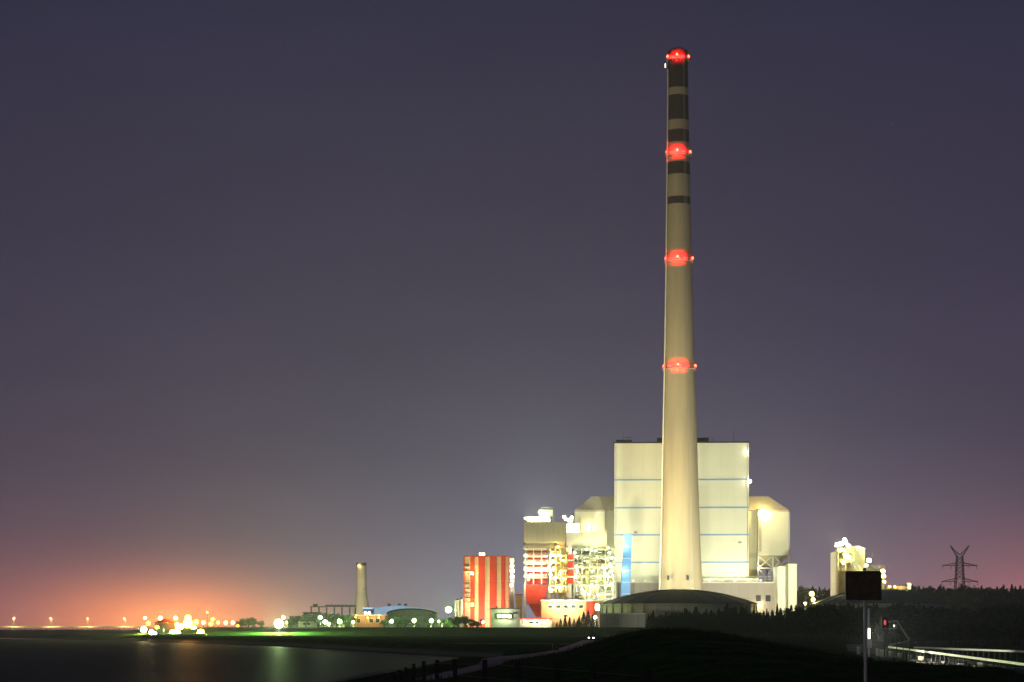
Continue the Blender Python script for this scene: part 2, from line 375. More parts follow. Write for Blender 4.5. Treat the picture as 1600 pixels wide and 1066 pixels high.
# ------------------------------------------------------------------ big chimney
def chimney():
    Y = 1000.0; zt = Z(80, Y); zb = 3.0
    xb, xt = X(1063.6, Y), X(1059.2, Y)
    ax = lambda z: (xt - xb) * (z - zb) / (zt - zb)
    c = thing('chimney', 'very tall tapering concrete chimney with dark bands and four rings of red lights', 'chimney', (xb, Y, zb))
    prof = [(z_, r_) for z_, r_ in [(3, 11.2), (Z(925, Y), 10.4), (Z(860, Y), 9.6), (Z(780, Y), 8.9), (Z(693, Y), 8.25), (Z(620, Y), 7.6), (Z(560, Y), 7.1), (Z(470, Y), 6.45), (Z(400, Y), 6.05), (Z(320, Y), 5.65), (Z(230, Y), 5.2), (Z(150, Y), 4.8), (zt, 4.65)]]
    pr = lambda z: lerp(prof, z)
    m = bpy.data.materials.new('banded_concrete'); m.use_nodes = True; t = m.node_tree; b = t.nodes['Principled BSDF']; b.inputs['Roughness'].default_value = .85; b.inputs['Specular IOR Level'].default_value = .2
    g = t.nodes.new('ShaderNodeNewGeometry'); sp = t.nodes.new('ShaderNodeSeparateXYZ'); t.links.new(g.outputs['Position'], sp.inputs[0])
    dv = t.nodes.new('ShaderNodeMath'); dv.operation = 'DIVIDE'; t.links.new(sp.outputs[2], dv.inputs[0]); dv.inputs[1].default_value = 300
    r = t.nodes.new('ShaderNodeValToRGB'); r.color_ramp.interpolation = 'CONSTANT'; t.links.new(dv.outputs[0], r.inputs[0])
    pale = (.40, .34, .23, 1); red = (.060, .034, .034, 1); dim_red = (.045, .034, .032, 1)  # red bands given a dark base colour, as if dimly lit
    bands = [(0, pale), (Z(321, Y), dim_red), (Z(312, Y), pale), (Z(277, Y), red), (Z(258, Y), pale), (Z(228, Y), red), (Z(208, Y), pale), (Z(190, Y), dim_red), (Z(152, Y), pale), (Z(142, Y), dim_red)]
    r.color_ramp.elements[0].position = 0; r.color_ramp.elements[0].color = pale; r.color_ramp.elements.remove(r.color_ramp.elements[1])
    for z_, cc in bands[1:]:
        e = r.color_ramp.elements.new(z_ / 300); e.color = cc
    n = t.nodes.new('ShaderNodeTexNoise'); n.inputs['Scale'].default_value = .3; n.inputs['Detail'].default_value = 6
    mpn = t.nodes.new('ShaderNodeMapping'); mpn.inputs['Scale'].default_value = (1, 1, .08); t.links.new(g.outputs['Position'], mpn.inputs[0]); t.links.new(mpn.outputs[0], n.inputs[0])
    mr = t.nodes.new('ShaderNodeMapRange'); mr.inputs[3].default_value = .68; mr.inputs[4].default_value = 1.25; t.links.new(n.outputs[0], mr.inputs[0])
    vm = t.nodes.new('ShaderNodeVectorMath'); vm.operation = 'SCALE'; t.links.new(r.outputs[0], vm.inputs[0]); t.links.new(mr.outputs[0], vm.inputs['Scale']); t.links.new(vm.outputs[0], b.inputs['Base Color'])
    zs = sorted(set([3 + i * (zt - 3) / 60 for i in range(61)]))
    MB().lathe(xb, Y, [(pr(z), z) for z in zs] + [(3.9, zt), (3.9, zt - 1.2)], 48, ax).build('shaft', m, c, True)
    # cable duct and ladder up the left side
    d = MB()
    for a, e in zip(zs[3:-3], zs[4:-2]):
        for k in (0,):
            pa = (xb + ax(a) - pr(a) * .93 - .55, Y - pr(a) * .36 - .2, a); pb = (xb + ax(e) - pr(e) * .93 - .55, Y - pr(e) * .36 - .2, e)
            d.tube(pa, pb, .36, .36, 8)
    d.build('cable_duct', WSTEEL, c)
    d = MB()
    for s in (-.3, .3):
        for a, e in zip(zs[3:-2], zs[4:-1]):
            an = R(-62)
            d.bar((xb + ax(a) + (pr(a) + .3) * math.cos(an) + s, Y + (pr(a) + .3) * math.sin(an), a), (xb + ax(e) + (pr(e) + .3) * math.cos(an) + s, Y + (pr(e) + .3) * math.sin(an), e), .08)
    d.build('ladder', STEEL, c)
    for lvl, py in enumerate((90, 239, 405, 573)):
        z = Z(py, Y) - 1.3; ro = pr(z) + .75; cx = xb + ax(z)
        gal = MB()
        n_ = 32; vs = []
        for rr_, zz in ((pr(z) - .1, z), (ro, z), (ro, z - .25), (pr(z) - .1, z - .25)):
            vs += [(cx + rr_ * math.cos(2 * math.pi * i / n_), Y + rr_ * math.sin(2 * math.pi * i / n_), zz) for i in range(n_)]
        gal.add(vs, [(q * n_ + i, q * n_ + (i + 1) % n_, ((q + 1) % 4) * n_ + (i + 1) % n_, ((q + 1) % 4) * n_ + i) for q in range(4) for i in range(n_)])
        for i in range(16):
            a = 2 * math.pi * (i + .5) / 16; gal.bar((cx + (pr(z)) * math.cos(a), Y + pr(z) * math.sin(a), z - 1.4), (cx + ro * math.cos(a), Y + ro * math.sin(a), z - .2), .14)
        gobj = gal.build('gallery', STEEL, c)
        rl = MB()
        for i in range(24):
            a = 2 * math.pi * i / 24; b_ = 2 * math.pi * (i + 1) / 24
            rl.bar((cx + ro * math.cos(a), Y + ro * math.sin(a), z), (cx + ro * math.cos(a), Y + ro * math.sin(a), z + 1.1), .09)
            for hh in (.55, 1.1): rl.bar((cx + ro * math.cos(a), Y + ro * math.sin(a), z + hh), (cx + ro * math.cos(b_), Y + ro * math.sin(b_), z + hh), .09)
        rl.build('railing', STEEL, gobj)
        for an in (-100, -14, -166, 80):
            a = R(an); q = (cx + (ro - .35) * math.cos(a), Y + (ro - .35) * math.sin(a), z + 1.3)
            be = MB().tube((q[0], q[1], z - .2), (q[0], q[1], z + .9), .18, .26).build('beacon', DSTEEL, c)
            MB().lathe(q[0], q[1], [(.28, z + .9), (.5, z + 1.15), (.5, z + 1.75), (.25, z + 2.1)], 12).build('lens', E_R, be, True)
            oo = (q[0] + .7 * math.cos(a), q[1] + .7 * math.sin(a), q[2] + .3)
            if an != 80: halo(be, oo, 'r', HALO_R, 25)
            for da, ou, pw_ in (((-30, 1.5, 5000), (-9, 2.3, 11000), (9, 2.3, 11000), (30, 1.5, 5000)) if an == -100 else ((0, 1.2, 2200),) if an != 80 else ()):
                b_ = R(an + da); p_ = (cx + (pr(z) + ou) * math.cos(b_), Y + (pr(z) + ou) * math.sin(b_), z + .9)
                light(be, p_, 'r', pw_, .15, (cx, Y, z + .9), 125)  # inward spots added to redden the shaft where the lamps' glare spreads
        if lvl == 0:
            be = MB().bbox(cx - pr(z) - 1.5, Y - 2.5, Z(105, Y), .5, .5, 2.2).build('lamp', DARK, c)
            MB().bbox(cx - pr(z) - 1.5, Y - 2.81, Z(105, Y), .5, .1, 2.0).build('lens', E_W, be)
    # flue tips inside the rim
    MB().lathe(xt, Y, [(3.2, zt - 3), (3.2, zt + .9), (2.9, zt + .9), (2.9, zt - 2.8)], 24).build('flue_tip', DSTEEL, c, True)
    # doors and small openings at the foot
    for px in (1045, 1076):
        MB().bbox(X(px, 985), Y - 10.9, Z(903, 990), 1.0, 1.2, 2.2).build('vent_opening', ROOFD, c)
chimney()

# ------------------------------------------------------------------ boiler house
def rail(mb, pts, h=1.1, step=2.5, w=.08):
    for a, b in zip(pts, pts[1:]):
        a = Vector(a); b = Vector(b); L = (b - a).length; k = max(1, int(L / step))
        for i in range(k + 1):
            p = a + (b - a) * i / k; mb.bar(p, p + Vector((0, 0, h)), w)
        for hh in (h * .5, h): mb.bar(a + Vector((0, 0, hh)), b + Vector((0, 0, hh)), w)
def boiler_house():
    Y = 1040.0; x0, x1 = X(960, Y), X(1169, Y); zt = Z(693, Y)
    t = thing('boiler_house', 'huge pale windowless boiler house with four blue lines standing behind the tall chimney', 'building', (x0, Y, 3))
    MB().box(x0, x1, Y, Y + 68, 2.5, zt).build('wall', CLAD, t)
    for py in (750, 793.5, 836, 879):
        z = Z(py, Y); MB().box(x0 - .12, x1 + .12, Y - .14, Y + 68.12, z - .36, z + .36).build('cladding_band', BLUEB, t)
    MB().box(x0 - .25, x1 + .25, Y - .27, Y + 68.27, zt + .003, zt + .7).build('parapet', DARK, t)
    for px in (969, 981, 1033, 1094, 1101):
        x = X(px, Y); hh = 2.2 if px > 1000 else 1.3
        MB().box(x - 2, x + 2, Y + 3, Y + 7, zt + .71, zt + .7 + hh).build('roof_unit', DARK, t)
    for px, hh in ((972, 5.5), (982, 4), (1110, 3), (1114, 3), (1146, 6)):
        x = X(px, Y); mb = MB().tube((x, Y + 2, zt + .7), (x + (1.0 if px == 972 else 0), Y + 2, zt + hh), .12, .06)
        if px == 982: mb.bar((x - 2.2, Y + 2, zt + 3), (x + 2.2, Y + 2, zt + 3.2), .15)
        mb.build('antenna', DARK, t)
    lamp_part(t, (x1 + .7, Y - .4, Z(753, Y)), 'w', 1200, 1.0, 1.4)
    lamp_part(t, (x1 - .4, Y - .5, zt - 4.5), 'w', 500, .3, 1.2)
    # inspection vents and pipes
    for px, py in ((1155, 848), (993, 832)):
        MB().bbox(X(px, Y), Y - .2, Z(py, Y), 1.6, .35, .9).build('louvre', GREYW, t)
    for xd in (x1 - .7, x0 + .8): MB().tube((xd, Y - .3, 3), (xd, Y - .3, zt), .16, .16, 8).build('downpipe', STEEL, t)
    t.rotation_euler = (0, 0, R(-3.0))
boiler_house()

def wing(sgn):
    """flank towers with a lean-to roof on each side of the boiler house"""
    Y = 1052.0
    if sgn < 0:
        a, b, r0, r1 = 898, 945, 925, 961.5; name = 'bunker_tower'; lab = 'pale tower with chamfered roof on the left flank of the boiler house'
        bot = 2.5
    else:
        a, b, r0, r1 = 1232, 1184.5, 1202, 1166; name = 'bunker_tower'; lab = 'pale hopper tower with chamfered roof on the right flank of the boiler house'
        bot = Z(868, Y)
    xa, xb, xr0, xr1 = X(a, Y), X(b, Y), X(r0, Y), X(r1, Y)
    ze, zr = Z(797, Y), Z(775, Y)
    t = thing(name, lab, 'building', ((xa + xr1) / 2, Y + 12, 3))
    lo, hi = min(xa, xb), max(xa, xb)
    MB().box(lo, hi, Y, Y + 26, bot, ze).build('wall', CLAD if sgn < 0 else CLADG if False else CLAD, t)
    # recess between the tower and the boiler house
    MB().box(min(xb, xr1) + .003, max(xb, xr1) - .003, Y + 5, Y + 26, 2.5, ze + 5).build('recess_wall', CLADG, t)
    # roof: rises from the eaves to a ridge set back and towards the boiler house
    e0 = (xa - sgn * -.4 * 1, Y - .4, ze + .01); 
    lo_, hi_ = (xa, Y - .3, ze + .01), (xb, Y - .3, ze + .01)
    roof = MB().add([(xa, Y - .3, ze + .01), (xr1, Y - .3, ze + .01), (xr1, Y + 4, zr), (xr0, Y + 4, zr), (xa, Y + 26, ze + .01), (xr1, Y + 26, ze + .01), (xr1, Y + 20, zr), (xr0, Y + 20, zr)],
                    [(0, 1, 2, 3), (0, 3, 7, 4), (3, 2, 6, 7), (4, 7, 6, 5), (0, 4, 5, 1), (1, 5, 6, 2)])
    roof.build('roof', mat('beige_roof_sheet', (.56, .50, .36), .6, var=.08, lines=(2.4, 40, .3)), t)
    MB().box(lo - .15, hi + .15, Y - .35, Y - .05, ze - .9, ze - .02).build('eaves_trim', CLADB, t)
    if sgn > 0:
        # hopper under the bay
        zh = Z(888, Y); v = [(lo, Y, bot), (hi, Y, bot), (hi, Y + 26, bot), (lo, Y + 26, bot), (X(1192, Y), Y + 9, zh), (X(1214, Y), Y + 9, zh), (X(1214, Y), Y + 17, zh), (X(1192, Y), Y + 17, zh)]
        MB().add(v, [(0, 1, 5, 4), (1, 2, 6, 5), (2, 3, 7, 6), (3, 0, 4, 7), (4, 5, 6, 7)]).build('hopper', CLADG, t)
        fr = MB()
        for px in (1185, 1208, 1231):
            for yy in (Y + 1, Y + 25): fr.bar((X(px, Y), yy, 3), (X(px, Y), yy, bot), .7)
        for i, (p, q) in enumerate(((1185, 1208), (1208, 1231))):
            for z0, z1 in ((3, Z(915, Y)), (Z(915, Y), Z(888, Y)), (Z(888, Y), bot)):
                fr.bar((X(p, Y), Y + 1, z0), (X(q, Y), Y + 1, z1), .4); fr.bar((X(q, Y), Y + 1, z0), (X(p, Y), Y + 1, z1), .4); fr.bar((X(p, Y), Y + 1, z1), (X(q, Y), Y + 1, z1), .5)
        for px in (1185, 1208, 1231): fr.bar((X(px, Y), Y + 1, bot - .5), (X(px, Y), Y + 25, bot - .5), .45)
        fr.build('steel_frame', STEEL, t)
        MB().tube((hi + .5, Y + .5, 3), (hi + .5, Y + .5, ze - 1), .35).build('downpipe', WSTEEL, t)
        d = MB().box(X(1186, Y), X(1189.5, Y), Y - .9, Y - .05, bot + 2, Z(806, Y)); d.build('service_duct', CLADB, t)
        light(lamp_part(t, (X(1187, Y), Y - 1.6, Z(799, Y)), 'y', 100, .9, .6), (X(1190, Y), Y - 3.0, Z(801, Y)), 'y', 9000, .4)
        lamp_part(t, (X(1187, Y), Y - .4, Z(885, Y)), 'y', 1500, .6, .6)
    else:
        lamp_part(t, (X(921, Y), Y - .9, Z(825, Y)), 'y', 2500, 1.2, 1.0)
        MB().box(X(906, Y), X(907.5, Y), Y - .5, Y - .05, 20, Z(810, Y)).build('service_duct', CLADB, t)
wing(-1); wing(1)

def annexes():
    Y = 1022.0
    t = thing('turbine_annexe', 'long low grey annexe with lit white roof railing below the boiler house', 'building', (X(1090, Y), Y + 8, 3))
    x0, x1, zt = X(965, Y), X(1213, Y), Z(911, Y)
    MB().box(x0, x1, Y, Y + 13.6, 2.5, zt).build('wall', CLADW, t)
    MB().box(x0 - .2, x1 + .2, Y - .2, Y + 13.7, zt + .003, zt + .45).build('roof_edge', WSTEEL, t)
    r = MB(); rail(r, [(x0, Y + .2, zt + .45), (x1 - 1, Y + .2, zt + .45)], 2.6, 4.0, .16); r.build('railing', WSTEEL, t)
    d = MB().box(x0 + 26, x1 - 8, Y + 7, Y + 11, zt + .45, zt + 2.3); d.build('roof_unit', CLADB, t)
    for i, px in enumerate((990, 1009, 1110, 1130, 1150, 1170, 1190)):
        x = X(px, Y)
        l = lamp_part(t, (x, Y + 4, zt + 1.2), 'g' if i % 2 else 'w', 10, .9, .5)
        light(l, (x, Y + 6.0, zt + 3.5), (.90, 1, .72), 1400, .4)
    for px in (1185, 1200): MB().bbox(X(px, Y), Y - .06, Z(935, Y), 2.4, .12, 3).build('window', GLASSW, t)
    lamp_part(t, (X(1187, Y), Y - .5, Z(946, Y)), 'y', 1500, 3.0, .6)
    Y2 = 1010.0
    t = thing('service_block', 'narrow pale block with a vertical gap at the right end of the annexe', 'building', (X(1229, Y2), Y2 + 8, 3))
    MB().box(X(1216, Y2), X(1228, Y2), Y2 + 2, Y2 + 18, 2.5, Z(885, Y2)).build('wall', CLAD, t)
    MB().box(X(1228, Y2) + .01, X(1232, Y2) - .01, Y2 + 5, Y2 + 16, 2.5, Z(883, Y2)).build('recess_wall', CLADG, t)
    MB().box(X(1232, Y2), X(1245, Y2), Y2, Y2 + 20, 2.5, Z(881, Y2)).build('wall', CLAD, t)
    MB().box(X(1231.6, Y2), X(1245.4, Y2), Y2 - .2, Y2 + 20.2, Z(881, Y2) + .003, Z(881, Y2) + .4).build('parapet', ROOFD, t)
    Y3 = 1013.0
    t = thing('blue_duct', 'bright blue inclined conveyor duct leaning against the front of the boiler house', 'duct', (X(974, Y3), Y3, 3))
    pts = [(X(965.5, Y3), 3), (X(981.5, Y3), 3), (X(987.5, Y3), Z(836, Y3)), (X(975.5, Y3), Z(836, Y3))]
    MB().prism(pts, Y3 - 2, Y3 + 2.5).build('casing', BLUE, t)
    for k in range(1, 8):
        rib = MB()
        f = k / 8; z = 3 + (pts[2][1] - 3) * f; a = pts[0][0] + (pts[3][0] - pts[0][0]) * f; b = pts[1][0] + (pts[2][0] - pts[1][0]) * f
        rib.box(a - .12, b + .12, Y3 - 2.1, Y3 + 2.6, z - .15, z + .15); rib.build('rib', BLUEL, t)
    lamp_part(t, (X(974, Y3), Y3 - 2.8, Z(893, Y3)), 'w', 1200, .5, .5)
annexes()

# ------------------------------------------------------------------ scrubber towers
def frame_tower(t, x0, x1, y0, y1, z0, z1, levels, bays, steel, w=.45, brace=True, seed=1):
    q = random.Random(seed)
    fr = MB(); xs = [x0 + (x1 - x0) * i / bays for i in range(bays + 1)]; zs = [z0 + (z1 - z0) * i / levels for i in range(levels + 1)]
    for x in xs:
        for y in (y0, (y0 + y1) / 2, y1): fr.bar((x, y, z0), (x, y, z1), w)
    for z in zs[1:]:
        for y in (y0, y1): fr.bar((x0, y, z - .4), (x1, y, z - .4), w * .9)
        for x in xs: fr.bar((x, y0, z - .7), (x, y1, z - .7), w * .8)
    if brace:
        for j in range(levels):
            for i in range(bays):
                if q.random() < .45:
                    a, b = (xs[i], xs[i + 1]) if q.random() < .5 else (xs[i + 1], xs[i])
                    fr.bar((a, y0, zs[j]), (b, y0, zs[j + 1]), w * .55)
    fr.build('steel_frame', steel, t)
    for z in zs[1:]:
        p = MB().box(x0 - .8, x1 + .8, y0 - 1.2, y1 + .5, z, z + .18).build('platform', steel, t)
        r = MB(); rail(r, [(x0 - .8, y1 + .4, z + .18), (x0 - .8, y0 - 1.1, z + .18), (x1 + .8, y0 - 1.1, z + .18), (x1 + .8, y1 + .4, z + .18)], 1.15, 2.2, .1)
        r.build('railing', steel, p)
    return zs
def pipes(t, x0, x1, y, z0, z1, n, m, seed):
    q = random.Random(seed)
    for i in range(n):
        mb = MB(); r = q.uniform(.25, .8); p = Vector((q.uniform(x0, x1), y + q.uniform(-.5, 3), q.uniform(z0, z1)))
        for k in range(q.randint(3, 5)):
            n2 = p.copy(); ax = k % 2
            if ax: n2.x = q.uniform(x0, x1)
            else: n2.z = q.uniform(z0, z1)
            if (n2 - p).length > .8: mb.tube(p, n2, r, r, 8)
            mb.lathe(n2.x, n2.y, [(r * .6, n2.z - r), (r * 1.05, n2.z - r * .4), (r * 1.05, n2.z + r * .4), (r * .6, n2.z + r)], 8)
            p = n2
        mb.build('pipe', m, t, True)
def scrubber_a():
    Y = 965.0; xx = lambda p: X(p, Y); zz = lambda p: Z(p, Y)
    t = thing('scrubber_tower', 'tall scrubber tower with a grey top block above red casing and lit platforms', 'tower', (xx(851), Y + 12, 3))
    MB().box(xx(818.5), xx(884), Y, Y + 24, zz(848), zz(816)).build('top_block', CLADG, t)
    MB().box(xx(821), xx(866), Y + .6, Y + 22, zz(857), zz(848) - .01).build('beige_band', CLADB, t)
    MB().box(xx(868), xx(882), Y + .8, Y + 20, zz(855), zz(848) - .01).build('duct', STRIPE, t)
    # roof plant and lamps on the roof
    r = MB(); rail(r, [(xx(819), Y + .4, zz(816)), (xx(864), Y + .4, zz(816))], 1.3, 2, .12); r.build('railing', WSTEEL, t)
    MB().box(xx(824), xx(860), Y + 8, Y + 16, zz(816), zz(806)).build('roof_unit', WSTEEL, t)
    MB().box(xx(842), xx(864), Y + 9.5, Y + 14.5, zz(806) + .01, zz(795)).build('fan_housing', CLADG, t)
    fr = MB()
    for px in (864, 866): fr.bar((xx(px), Y + 6, zz(816)), (xx(px), Y + 6, zz(792)), .25)
    fr.bar((xx(846), Y + 6, zz(792.5)), (xx(867), Y + 6, zz(792.5)), .3); fr.bar((xx(846), Y + 6, zz(806)), (xx(846), Y + 6, zz(792)), .25); fr.build('gantry', WSTEEL, t)
    for i in range(9): lamp_part(t, (xx(822 + i * 4.4), Y + 6.5, zz(809 + (i % 3) * 1.5)), 'w', 2600, 1.3, .9)
    for i in range(3): lamp_part(t, (xx(846 + i * 5), Y + 7.6, zz(802)), 'g', 1200, .8, .8)
    for px in (826, 840, 856): halo(t, (xx(px), Y - 1, zz(809)), 'w', HALO)
    # red casing
    MB().box(xx(825), xx(855), Y + 3, Y + 20, zz(912), zz(857) - .02).build('red_casing', RED, t)
    MB().prism([(xx(823), zz(944)), (xx(852), zz(944)), (xx(855), zz(914)), (xx(822), zz(914))], Y + 1, Y + 20).build('red_hopper', RED, t)
    MB().prism([(xx(838), zz(964)), (xx(848), zz(964)), (xx(850), zz(944.1)), (xx(826), zz(944.1))], Y + 2, Y + 15).build('red_chute', RED, t)
    zs = frame_tower(t, xx(821), xx(859), Y + 1, Y + 22, zz(913), zz(858), 5, 3, WSTEEL, .35, False)
    frame_tower(t, xx(860), xx(884), Y - 1, Y + 20, 3, zz(856), 11, 3, YSTEEL, .4, True, 5)
    lg = MB()
    for px in (820, 858):
        for yy in (Y + .5, Y + 21): lg.bar((xx(px), yy, 3), (xx(px), yy, zz(913)), .9)
    lg.build('leg', WSTEEL, t)
    pipes(t, xx(861), xx(883), Y + 3, zz(935), zz(860), 9, STRIPE, 3)
    q = random.Random(11)
    for px, py, k, pw in ((824, 880, 'y', 1500), (828, 889, 'w', 3500), (829, 899, 'w', 3500), (826, 906, 'y', 1500), (861, 868, 'w', 2500), (868, 868, 'y', 1800), (875, 868, 'g', 1500), (857, 887, 'w', 2800), (866, 888, 'y', 2200), (860, 898, 'w', 2800), (868, 903, 'w', 2400), (872, 855, 'y', 1200), (880, 876, 'y', 1200), (876, 893, 'y', 1500), (880, 905, 'y', 1500), (864, 878, 'y', 1400), (862, 922, 'w', 2400), (874, 918, 'w', 2400), (822, 868, 'y', 900)):
        lamp_part(t, (xx(px), Y - 1.7, zz(py)), k, pw * 1.5, q.uniform(.5, 1.1), q.uniform(.4, .8))
scrubber_a()

def scrubber_b():
    Y = 985.0; xx = lambda p: X(p, Y); zz = lambda p: Z(p, Y)
    t = thing('scrubber_tower', 'scrubber tower with olive grey top block and a maze of lit pipes below', 'tower', (xx(916), Y + 12, 3))
    MB().box(xx(885), xx(948), Y, Y + 26, zz(857), zz(832)).build('top_block', CLADG, t)
    MB().box(xx(884.6), xx(893), Y - .8, Y + 8, zz(935), zz(832)).build('stair_tower', CLADB, t)
    r = MB(); rail(r, [(xx(885), Y + .4, zz(832)), (xx(948), Y + .4, zz(832))], 1.3, 2, .12); r.build('railing', WSTEEL, t)
    MB().box(xx(886), xx(906), Y + 5, Y + 14, zz(832), zz(818)).build('roof_unit', WSTEEL, t)
    MB().box(xx(888), xx(896), Y + 6, Y + 12, zz(818) + .01, zz(809)).build('fan_housing', CLADB, t)
    for px, py, pw in ((889, 823, 3500), (893, 824, 3500), (898, 824, 3500), (903, 823, 3000), (890, 812, 1400), (894, 808, 1400), (885, 811, 900), (882, 807, 900), (920, 827, 3500)):
        lamp_part(t, (xx(px), Y + 4.3, zz(py)), 'w' if px != 920 else 'y', pw, 1.3, 1.0)
    for px, py in ((893, 822), (900, 880), (915, 925), (948, 898)): halo(t, (xx(px), Y - 3, zz(py)), 'w' if px < 910 else 'g', HALO * .8)
    lp = lamp_part(t, (xx(953), Y + 20, zz(854)), 'w', 10, 1.4, 1.0)
    light(lp, (xx(953), Y + 21.5, zz(851)), (1, .97, .68), 5e4, 1.5, (X(995, 1040), 1040, 62), 130)  # added lamp, brightens the left half of the boiler house
    # red louvred lift shaft
    for py in (866, 879, 892, 904):
        MB().box(xx(886), xx(896), Y - 2.2, Y - .9, zz(py + 8), zz(py)).build('red_panel', RED, t)
    for py in (875.5, 888.5, 901.5):
        MB().box(xx(885.5), xx(897), Y - 2.6, Y - .85, zz(py + 1.6), zz(py - 1)).build('landing', WSTEEL, t)
    frame_tower(t, xx(897), xx(958), Y, Y + 24, 3, zz(858), 9, 5, MIXS, .42, True, 9)
    MB().lathe(xx(915), Y + 12, [(7.5, zz(930)), (7.5, zz(872)), (6, zz(868)), (2.5, zz(864)), (2.2, zz(858))], 24).build('absorber_vessel', STEEL, t, True)
    MB().lathe(xx(942), Y + 13, [(5.0, zz(935)), (5.0, zz(890)), (3.2, zz(884)), (1.5, zz(880))], 24).build('absorber_vessel', WSTEEL, t, True)
    q = random.Random(77)
    for i in range(26):
        cx_, cz_ = xx(q.uniform(900, 955)), zz(q.uniform(868, 934)); w_, h_ = q.uniform(1.5, 4.2), q.uniform(1.2, 4.5)
        MB().bbox(cx_, Y + q.uniform(2, 9), cz_, w_, 1.2, h_).build('equipment_panel', [CLADG, CLADB, STRIPE, DSTEEL, GREYW, RED if i % 9 == 0 else ROOFD][i % 6], t)
    MB().box(xx(897), xx(958), Y + 14, Y + 14.4, 3, zz(870)).build('back_wall', CLADG, t)
    pipes(t, xx(899), xx(957), Y + 2.5, zz(938), zz(866), 16, STEEL, 21)
    pipes(t, xx(899), xx(957), Y + 1.5, zz(938), zz(880), 8, YSTEEL, 33)
    L = [(898, 864, 'w', 3800), (901, 870, 'w', 2800), (916, 859, 'w', 2800), (924, 860, 'g', 3000), (930, 861, 'w', 2800), (952, 864, 'g', 3000), (955, 872, 'w', 2800), (900, 885, 'w', 2800), (902, 893, 'w', 2800), (899, 902, 'w', 2000),
         (918, 878, 'y', 1300), (910, 888, 'y', 1300), (925, 893, 'g', 1500), (945, 895, 'w', 3800), (950, 901, 'w', 3800), (955, 893, 'w', 2400), (953, 882, 'w', 2400), (938, 904, 'g', 1800), (931, 909, 'w', 1600), (914, 925, 'w', 3800), (920, 929, 'w', 3800), (909, 921, 'w', 2500), (934, 930, 'w', 2500), (946, 918, 'g', 2400), (955, 912, 'w', 2200), (924, 914, 'g', 1600), (905, 910, 'y', 1500), (942, 884, 'y', 1300), (933, 872, 'y', 1200)]
    for px, py, k, pw in L: lamp_part(t, (xx(px), Y - 1.9, zz(py)), k, pw * .40, q.uniform(.5, 1.1), q.uniform(.4, .8))
    # cross-over duct to the boiler house
    MB().box(xx(948) + .01, xx(958), Y + 8, Y + 20, zz(870), zz(858)).build('flue_duct', CLADB, t)
scrubber_b()

# ------------------------------------------------------------------ red striped silo block and neighbours
def red_silo():
    Y = 935.0; xx = lambda p: X(p, Y); zz = lambda p: Z(p, Y)
    t = thing('silo_block', 'red and beige vertically striped silo block standing left of the scrubber towers', 'building', (xx(764), Y + 12, 3))
    MB().box(xx(724.5), xx(796), Y, Y + 24, 2.5, zz(870)).build('wall', STRIPE, t)
    for a, b in ((724, 726.2), (735, 741.5), (747.5, 757.5), (765, 776), (783, 789.5), (794.5, 796.3)):
        MB().box(xx(a), xx(b), Y - .35, Y - .003, 2.6, zz(870) + .15).build('red_panel', RED, t)
    MB().box(xx(724), xx(796.4), Y - .4, Y + 24.1, zz(870) + .16, zz(868.6)).build('roof_edge', RED, t)
    MB().box(xx(749), xx(758), Y + 2, Y + 8, zz(868.6) + .01, zz(863)).build('roof_unit', WSTEEL, t)
    for px in (751, 755): lamp_part(t, (xx(px), Y + 1, zz(866)), 'w', 1500, .8, .9)
    MB().box(xx(796.5), xx(803.5), Y + 3, Y + 10, 2.5, zz(872)).build('stair_tower', CLADB, t)
    r = MB()
    for k in range(14):
        z = 5 + k * 2.0; r.box(xx(727), xx(734), Y - 1.2, Y - .02, z, z + .12)
    r.build('stair', STEEL, t)
    for px, py, pw in ((737.5, 896, 2500), (738, 945, 2000), (800, 884, 2500), (801, 892, 2500), (800, 901, 1800), (799, 915, 800)):
        lamp_part(t, (xx(px), Y - (1.2 if px < 750 else -2), zz(py)), 'w' if px > 750 else 'y', pw, 1.2, 1.2)
red_silo()

def simple_building(name, label, px0, px1, py0, Y, depth, wall, roofmat, windows=(), base=2.5, group=None, over=.3):
    t = thing(name, label, 'building', ((X(px0, Y) + X(px1, Y)) / 2, Y + depth / 2, 3), group)
    x0, x1, zt = X(px0, Y), X(px1, Y), Z(py0, Y)
    MB().box(x0, x1, Y, Y + depth, base, zt).build('wall', wall, t)
    MB().box(x0 - over, x1 + over, Y - over, Y + depth + over, zt + .003, zt + .45).build('roof', roofmat, t)
    for px, py, w, h in windows:
        f = MB().bbox(X(px, Y), Y - .05, Z(py, Y), w, .12, h).build('window', WSTEEL, t)
        MB().bbox(X(px, Y), Y - .13, Z(py, Y), w - .3, .04, h - .3).build('pane', GLASSW, f)
    return t
def tower_cyl(name, label, cat, px, rpx, py_top, Y, m, cone=0, bands=0, base=2.5):
    t = thing(name, label, cat, (X(px, Y), Y, 3)); r = rpx / F * Y; zt = Z(py_top, Y)
    prof = [(r, base), (r, zt)]
    MB().lathe(X(px, Y), Y, prof, 28).build('wall', m, t, True)
    MB().lathe(X(px, Y), Y, [(r + .1, zt + .005), (r * .5, zt + max(.2, cone * .7)), (.2, zt + max(.3, cone))], 28).build('roof', m if cone == 0 else ROOFD, t, True)
    for k in range(bands):
        z = 3 + (zt - 3) * (k + 1) / (bands + 1); MB().lathe(X(px, Y), Y, [(r + .12, z - .15), (r + .12, z + .15)], 28).build('hoop', STEEL, t, True)
    return t
t = tower_cyl('storage_tank', 'slim pale tank left of the red striped block, the left of the pair', 'tank', 714.5, 3, 938, 925, CLADB, .6, 2); 
t = tower_cyl('storage_tank', 'slim pale tank touching the left side of the red striped block', 'tank', 721, 2.8, 936, 925, CLADB, .6, 2)
